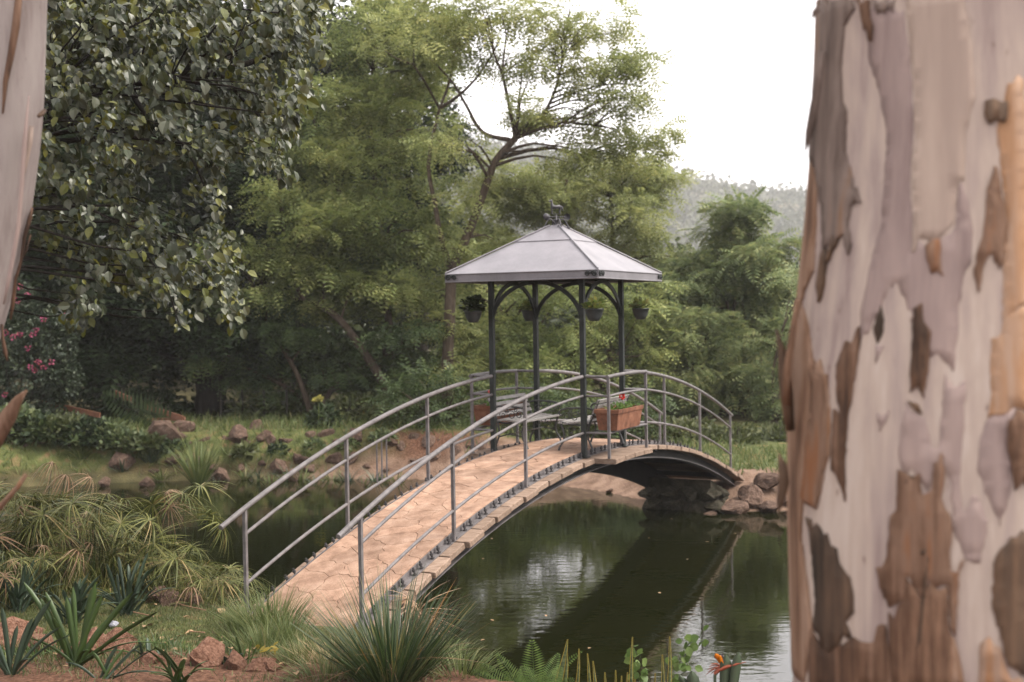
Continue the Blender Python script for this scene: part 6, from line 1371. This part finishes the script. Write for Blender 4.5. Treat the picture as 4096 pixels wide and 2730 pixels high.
for lab, path, nlf in (('heart-leaved vine climbing the tall spear leaf', [(940, 330), (960, 370), (990, 380), (960, 430), (1010, 450), (970, 500), (1020, 520), (1000, 570), (960, 580), (990, 620)], 26), ('heart-leaved vine trailing up against the bright water', [(1520, 150), (1495, 210), (1450, 250), (1400, 270), (1370, 310), (1430, 320), (1350, 380), (1390, 420), (1290, 390), (1340, 470), (1280, 500), (1450, 430), (1410, 480), (1300, 560), (1340, 600)], 46)):
    P_ = [dp(*crop8(*q), 9.15) for q in path]; b = Vector((P_[-1].x, P_[-1].y, gz(P_[-1].x, P_[-1].y))); A = thing('vine', lab, 'vine', b)
    mb = MB(); mb.tube([b] + P_[::-1], .003, 5); obj('stem', mb, stem_m, A); k = r_.integers(0, len(P_), nlf); pos = np.array([list(P_[i]) for i in k]) + r_.normal(size=(nlf, 3)) * .022
    V, F = scatter(*T_ovate(.42, .05, .2), pos, r_.normal(size=(nlf, 3)) * .6 + np.array([0, 0, -.6]), np.array([0, -1., .4]) + r_.normal(size=(nlf, 3)) * .4, r_.uniform(.045, .085, nlf)); obj('foliage', npmesh('vine_leaves', V, F), vine_m, A)
# bird of paradise
D8 = 8.6; C8 = lambda x, y, dd=0: dp(*crop8(x, y), D8 + dd)
b = C8(1640, 900); b = Vector((b.x, b.y, gz(b.x, b.y))); A = thing('bird_of_paradise', 'bird of paradise plant with one orange crested flower and upright grey leaves', 'flower', b)
bop_leaf = leafmat('bop_leaf', [(0.05, 0.075, 0.045), (0.075, 0.10, 0.06)], trans=.2, rough=.4, spec=.5); orange_m = leafmat('orange_petal', [(0.62, 0.17, 0.01), (0.72, 0.26, 0.02)], trans=.3); red_m2 = leafmat('red_bract', [(0.16, 0.035, 0.02), (0.26, 0.07, 0.035)], trans=.1); blue_m = leafmat('dark_petal', [(0.05, 0.045, 0.06), (0.08, 0.07, 0.08)], trans=0)
mb = MB(); mb.tube([b, C8(1625, 640), C8(1625, 540), C8(1650, 500)], [.012, .011, .011, .014], 8); st = obj('stem', mb, bop_leaf, A)
mb = MB(); mb.tube([C8(1620, 530), C8(1660, 490), C8(1740, 462), C8(1820, 442), C8(1892, 425)], [.012, .017, .012, .007, .001], 8); obj('beak', mb, red_m2, A)
for (x0, y0), (x1, y1), w, mt_, nm in (((1690, 450), (1628, 356), .034, orange_m, 'petal'), ((1690, 455), (1660, 370), .03, orange_m, 'petal'), ((1695, 440), (1686, 352), .012, blue_m, 'tongue'), ((1680, 440), (1615, 375), .012, blue_m, 'tongue')):
    strap(A, C8(x0, y0), C8(x1, y1, -.03), w, .02, mt_, side=(.8, .1, .5)).name = nm
for (x1, y1) in ((1545, 545), (1560, 520), (1575, 470), (1590, 450), (1600, 500), (1585, 540), (1615, 440), (1555, 500)): strap(A, C8(1690, 470), C8(x1, y1, r_.uniform(-.06, .06)), .008, .12, red_m2, side=(.3, .2, 1)).name = 'withered_petal'
for (xt, yt), (xb, yb), w in (((1718, 360), (1700, 900), .085), ((1822, 340), (1740, 900), .07), ((1425, 500), (1480, 900), .09), ((1320, 535), (1500, 800), .06)):
    mbx = strap(A, C8(xb, yb), C8(xt, yt), w, .0, bop_leaf, side=(1, .1, 0)); mbx.name = 'leaf'

# ------------------------------------------------------------------ litter on the near lawn and small things on the far bank
fall_m = surf('fallen_leaf', [(0.19, 0.11, 0.05), (0.30, 0.21, 0.12)], scale=20, rough=.8, objrand=.25)
V_, F_ = T_ovate(.32, .12, .3); fl_me = npmesh('fallen_leaf', np.array(V_), np.array(F_)); fl_me.materials.append(fall_m)
for k, (x, y, d, s) in enumerate(((212, 1492, 9.9, .07), (506, 1402, 12.0, .12), (330, 1432, 11.3, .13), (310, 1425, 11.4, .09), (445, 1432, 11.2, .08), (530, 1500, 10.2, .1), (560, 1505, 10.1, .09), (590, 1495, 10.2, .08), (405, 1445, 11.0, .07), (360, 1385, 12.2, .08), (470, 1540, 9.6, .08), (250, 1440, 11.0, .07), (700, 1520, 10, .07), (420, 1415, 11.6, .07), (380, 1470, 10.5, .06), (505, 1448, 10.9, .05)) + tuple((rr.uniform(60, 780), 1500, rr.uniform(9.1, 11.2), rr.uniform(.04, .08)) for _ in range(34))):
    q = gpt(x, y, d); o = obj('fallen_leaf', fl_me, None, None, loc=(q.x, q.y, q.z + .03), rot=(rr.uniform(-.3, .4), rr.uniform(-.3, .3), rr.uniform(0, 6.28)), scale=s); tag(o, 'dry curled tan leaf fallen on the near lawn', 'leaf', 'fallen leaves on the near lawn')
q = gpt(258, 1415, 11.4); mb = MB(); mb.add(rock_mesh(99, 2).vertices and [tuple(np.array(v.co) * [.07, .045, .04] + np.array([q.x, q.y, q.z + .04])) for v in RK[5].vertices], [tuple(p_.vertices) for p_ in RK[5].polygons]); tag(obj('plastic_litter', mb, surf('plastic_litter', [(0.16, 0.17, 0.20), (0.26, 0.26, 0.29)], scale=25, rough=.35)), 'crumpled pale blue plastic scrap among the strap leaves', 'litter')
for k in range(18):
    x, y = rr.uniform(-1.5, 4.5), rr.uniform(12.5, 22)
    if shore_dist(np.array([x]), np.array([y]))[0] < -.4: tag(obj('floating_leaf', fl_me, None, None, loc=(x, y, .004), rot=(0, 0, rr.uniform(0, 6.28)), scale=(.05, .06, .02)), 'small tan leaf floating on the pond', 'leaf', 'leaves floating on the pond')
twig_m = surf('dry_twig', [(0.18, 0.10, 0.06), (0.30, 0.18, 0.11)], scale=14, rough=.9)
for pts, r, lab in (([(385, 1372, 12.5), (420, 1385, 12.2), (473, 1402, 11.9)], .006, 'long dry cane lying at the foot of the sedges'), ([(432, 1436, 11.2), (470, 1428, 11.1)], .006, 'short pale twig on the lawn'), ([(300, 1405, 11.9), (352, 1412, 11.7)], .007, 'pale cane lying behind the strap leaves')):
    P_ = [gpt(*p_) + Vector((0, 0, .03)) for p_ in pts]; mb = MB(); mb.tube(P_, r, 6); tag(obj('twig', mb, twig_m), lab, 'twig')
# planks and a fallen palm frond by the far left trees, wire fence posts
for (x0, y0), (x1, y1), w, lab in (((95, 925), (230, 955), .12, 'long reddish board lying on the slope at the far left'), ((265, 902), (300, 918), .10, 'short reddish board end beside the fallen frond'), ((335, 935), (420, 962), .12, 'reddish board leaning near the dark trunk'), ((340, 966), (425, 962), .08, 'dark board on the ground near the dark trunk')):
    a_, b_ = dp(x0, y0, 29.5), dp(x1, y1, 29.0); a_.z = max(a_.z, gz(a_.x, a_.y) + .05); b_.z = max(b_.z, gz(b_.x, b_.y) + .04); mb = MB(); mb.bar(a_, b_, .04, w); tag(obj('board', mb, surf('red_board', [(0.12, 0.05, 0.03), (0.22, 0.10, 0.06)], scale=6, rough=.9) if 'red_board' not in bpy.data.materials else bpy.data.materials['red_board']), lab, 'board')
b = dp(385, 960, 28.8); b.z = gz(b.x, b.y); A = thing('palm_frond', 'long green fallen palm frond lying by the far bank', 'frond', b)
fern_frond(A, dp(400, 965, 28.8), dp(230, 905, 28.6), .5, (.2, -.4, 1), .10, leafmat('palm_leaf', [(0.03, 0.05, 0.022), (0.065, 0.09, 0.042)]), 18)
fern_frond(A, dp(380, 965, 28.6), dp(300, 940, 28.2), .4, (.2, -.4, 1), .14, bpy.data.materials['palm_leaf'], 16)
A = thing('wire_fence', 'low wire fence with thin posts beyond the far bank', 'fence', Vector((dp(540, 985, 30.5).x, 30.5, gz(dp(540, 985, 30.5).x, 30.5))))
fp = [dp(x, 985, 30.5) for x in (508, 558, 608, 660)]
for q in fp: g_ = gz(q.x, q.y); mb = MB(); mb.bar((q.x, q.y, g_ - .05), (q.x, q.y, g_ + .75), .045); obj('fence_post', mb, bark_dark, A)
for h in (.2, .45, .7): mb = MB(); mb.tube([(q.x, q.y - .03, gz(q.x, q.y) + h) for q in fp], .004, 4); obj('wire', mb, steel, A)
# ------------------------------------------------------------------ haze: one box of thin even air round everything
def haze():
    mb = MB(); mb.box((0, 640, 84), (3400, 1500, 190))
    m = bpy.data.materials.new('haze_air'); m.use_nodes = True; nt = m.node_tree
    for q in list(nt.nodes):
        if q.type == 'BSDF_PRINCIPLED': nt.nodes.remove(q)
    v = nt.nodes.new('ShaderNodeVolumePrincipled'); v.inputs['Color'].default_value = (0.94, 0.945, 0.96, 1); v.inputs['Density'].default_value = 0.00046
    v.inputs['Anisotropy'].default_value = 0.2
    nt.links.new(v.outputs[0], nt.nodes['Material Output'].inputs['Volume'])
    tag(obj('haze', mb, m), 'thin pale haze in the air over the whole valley', 'haze', kind='stuff')
haze()
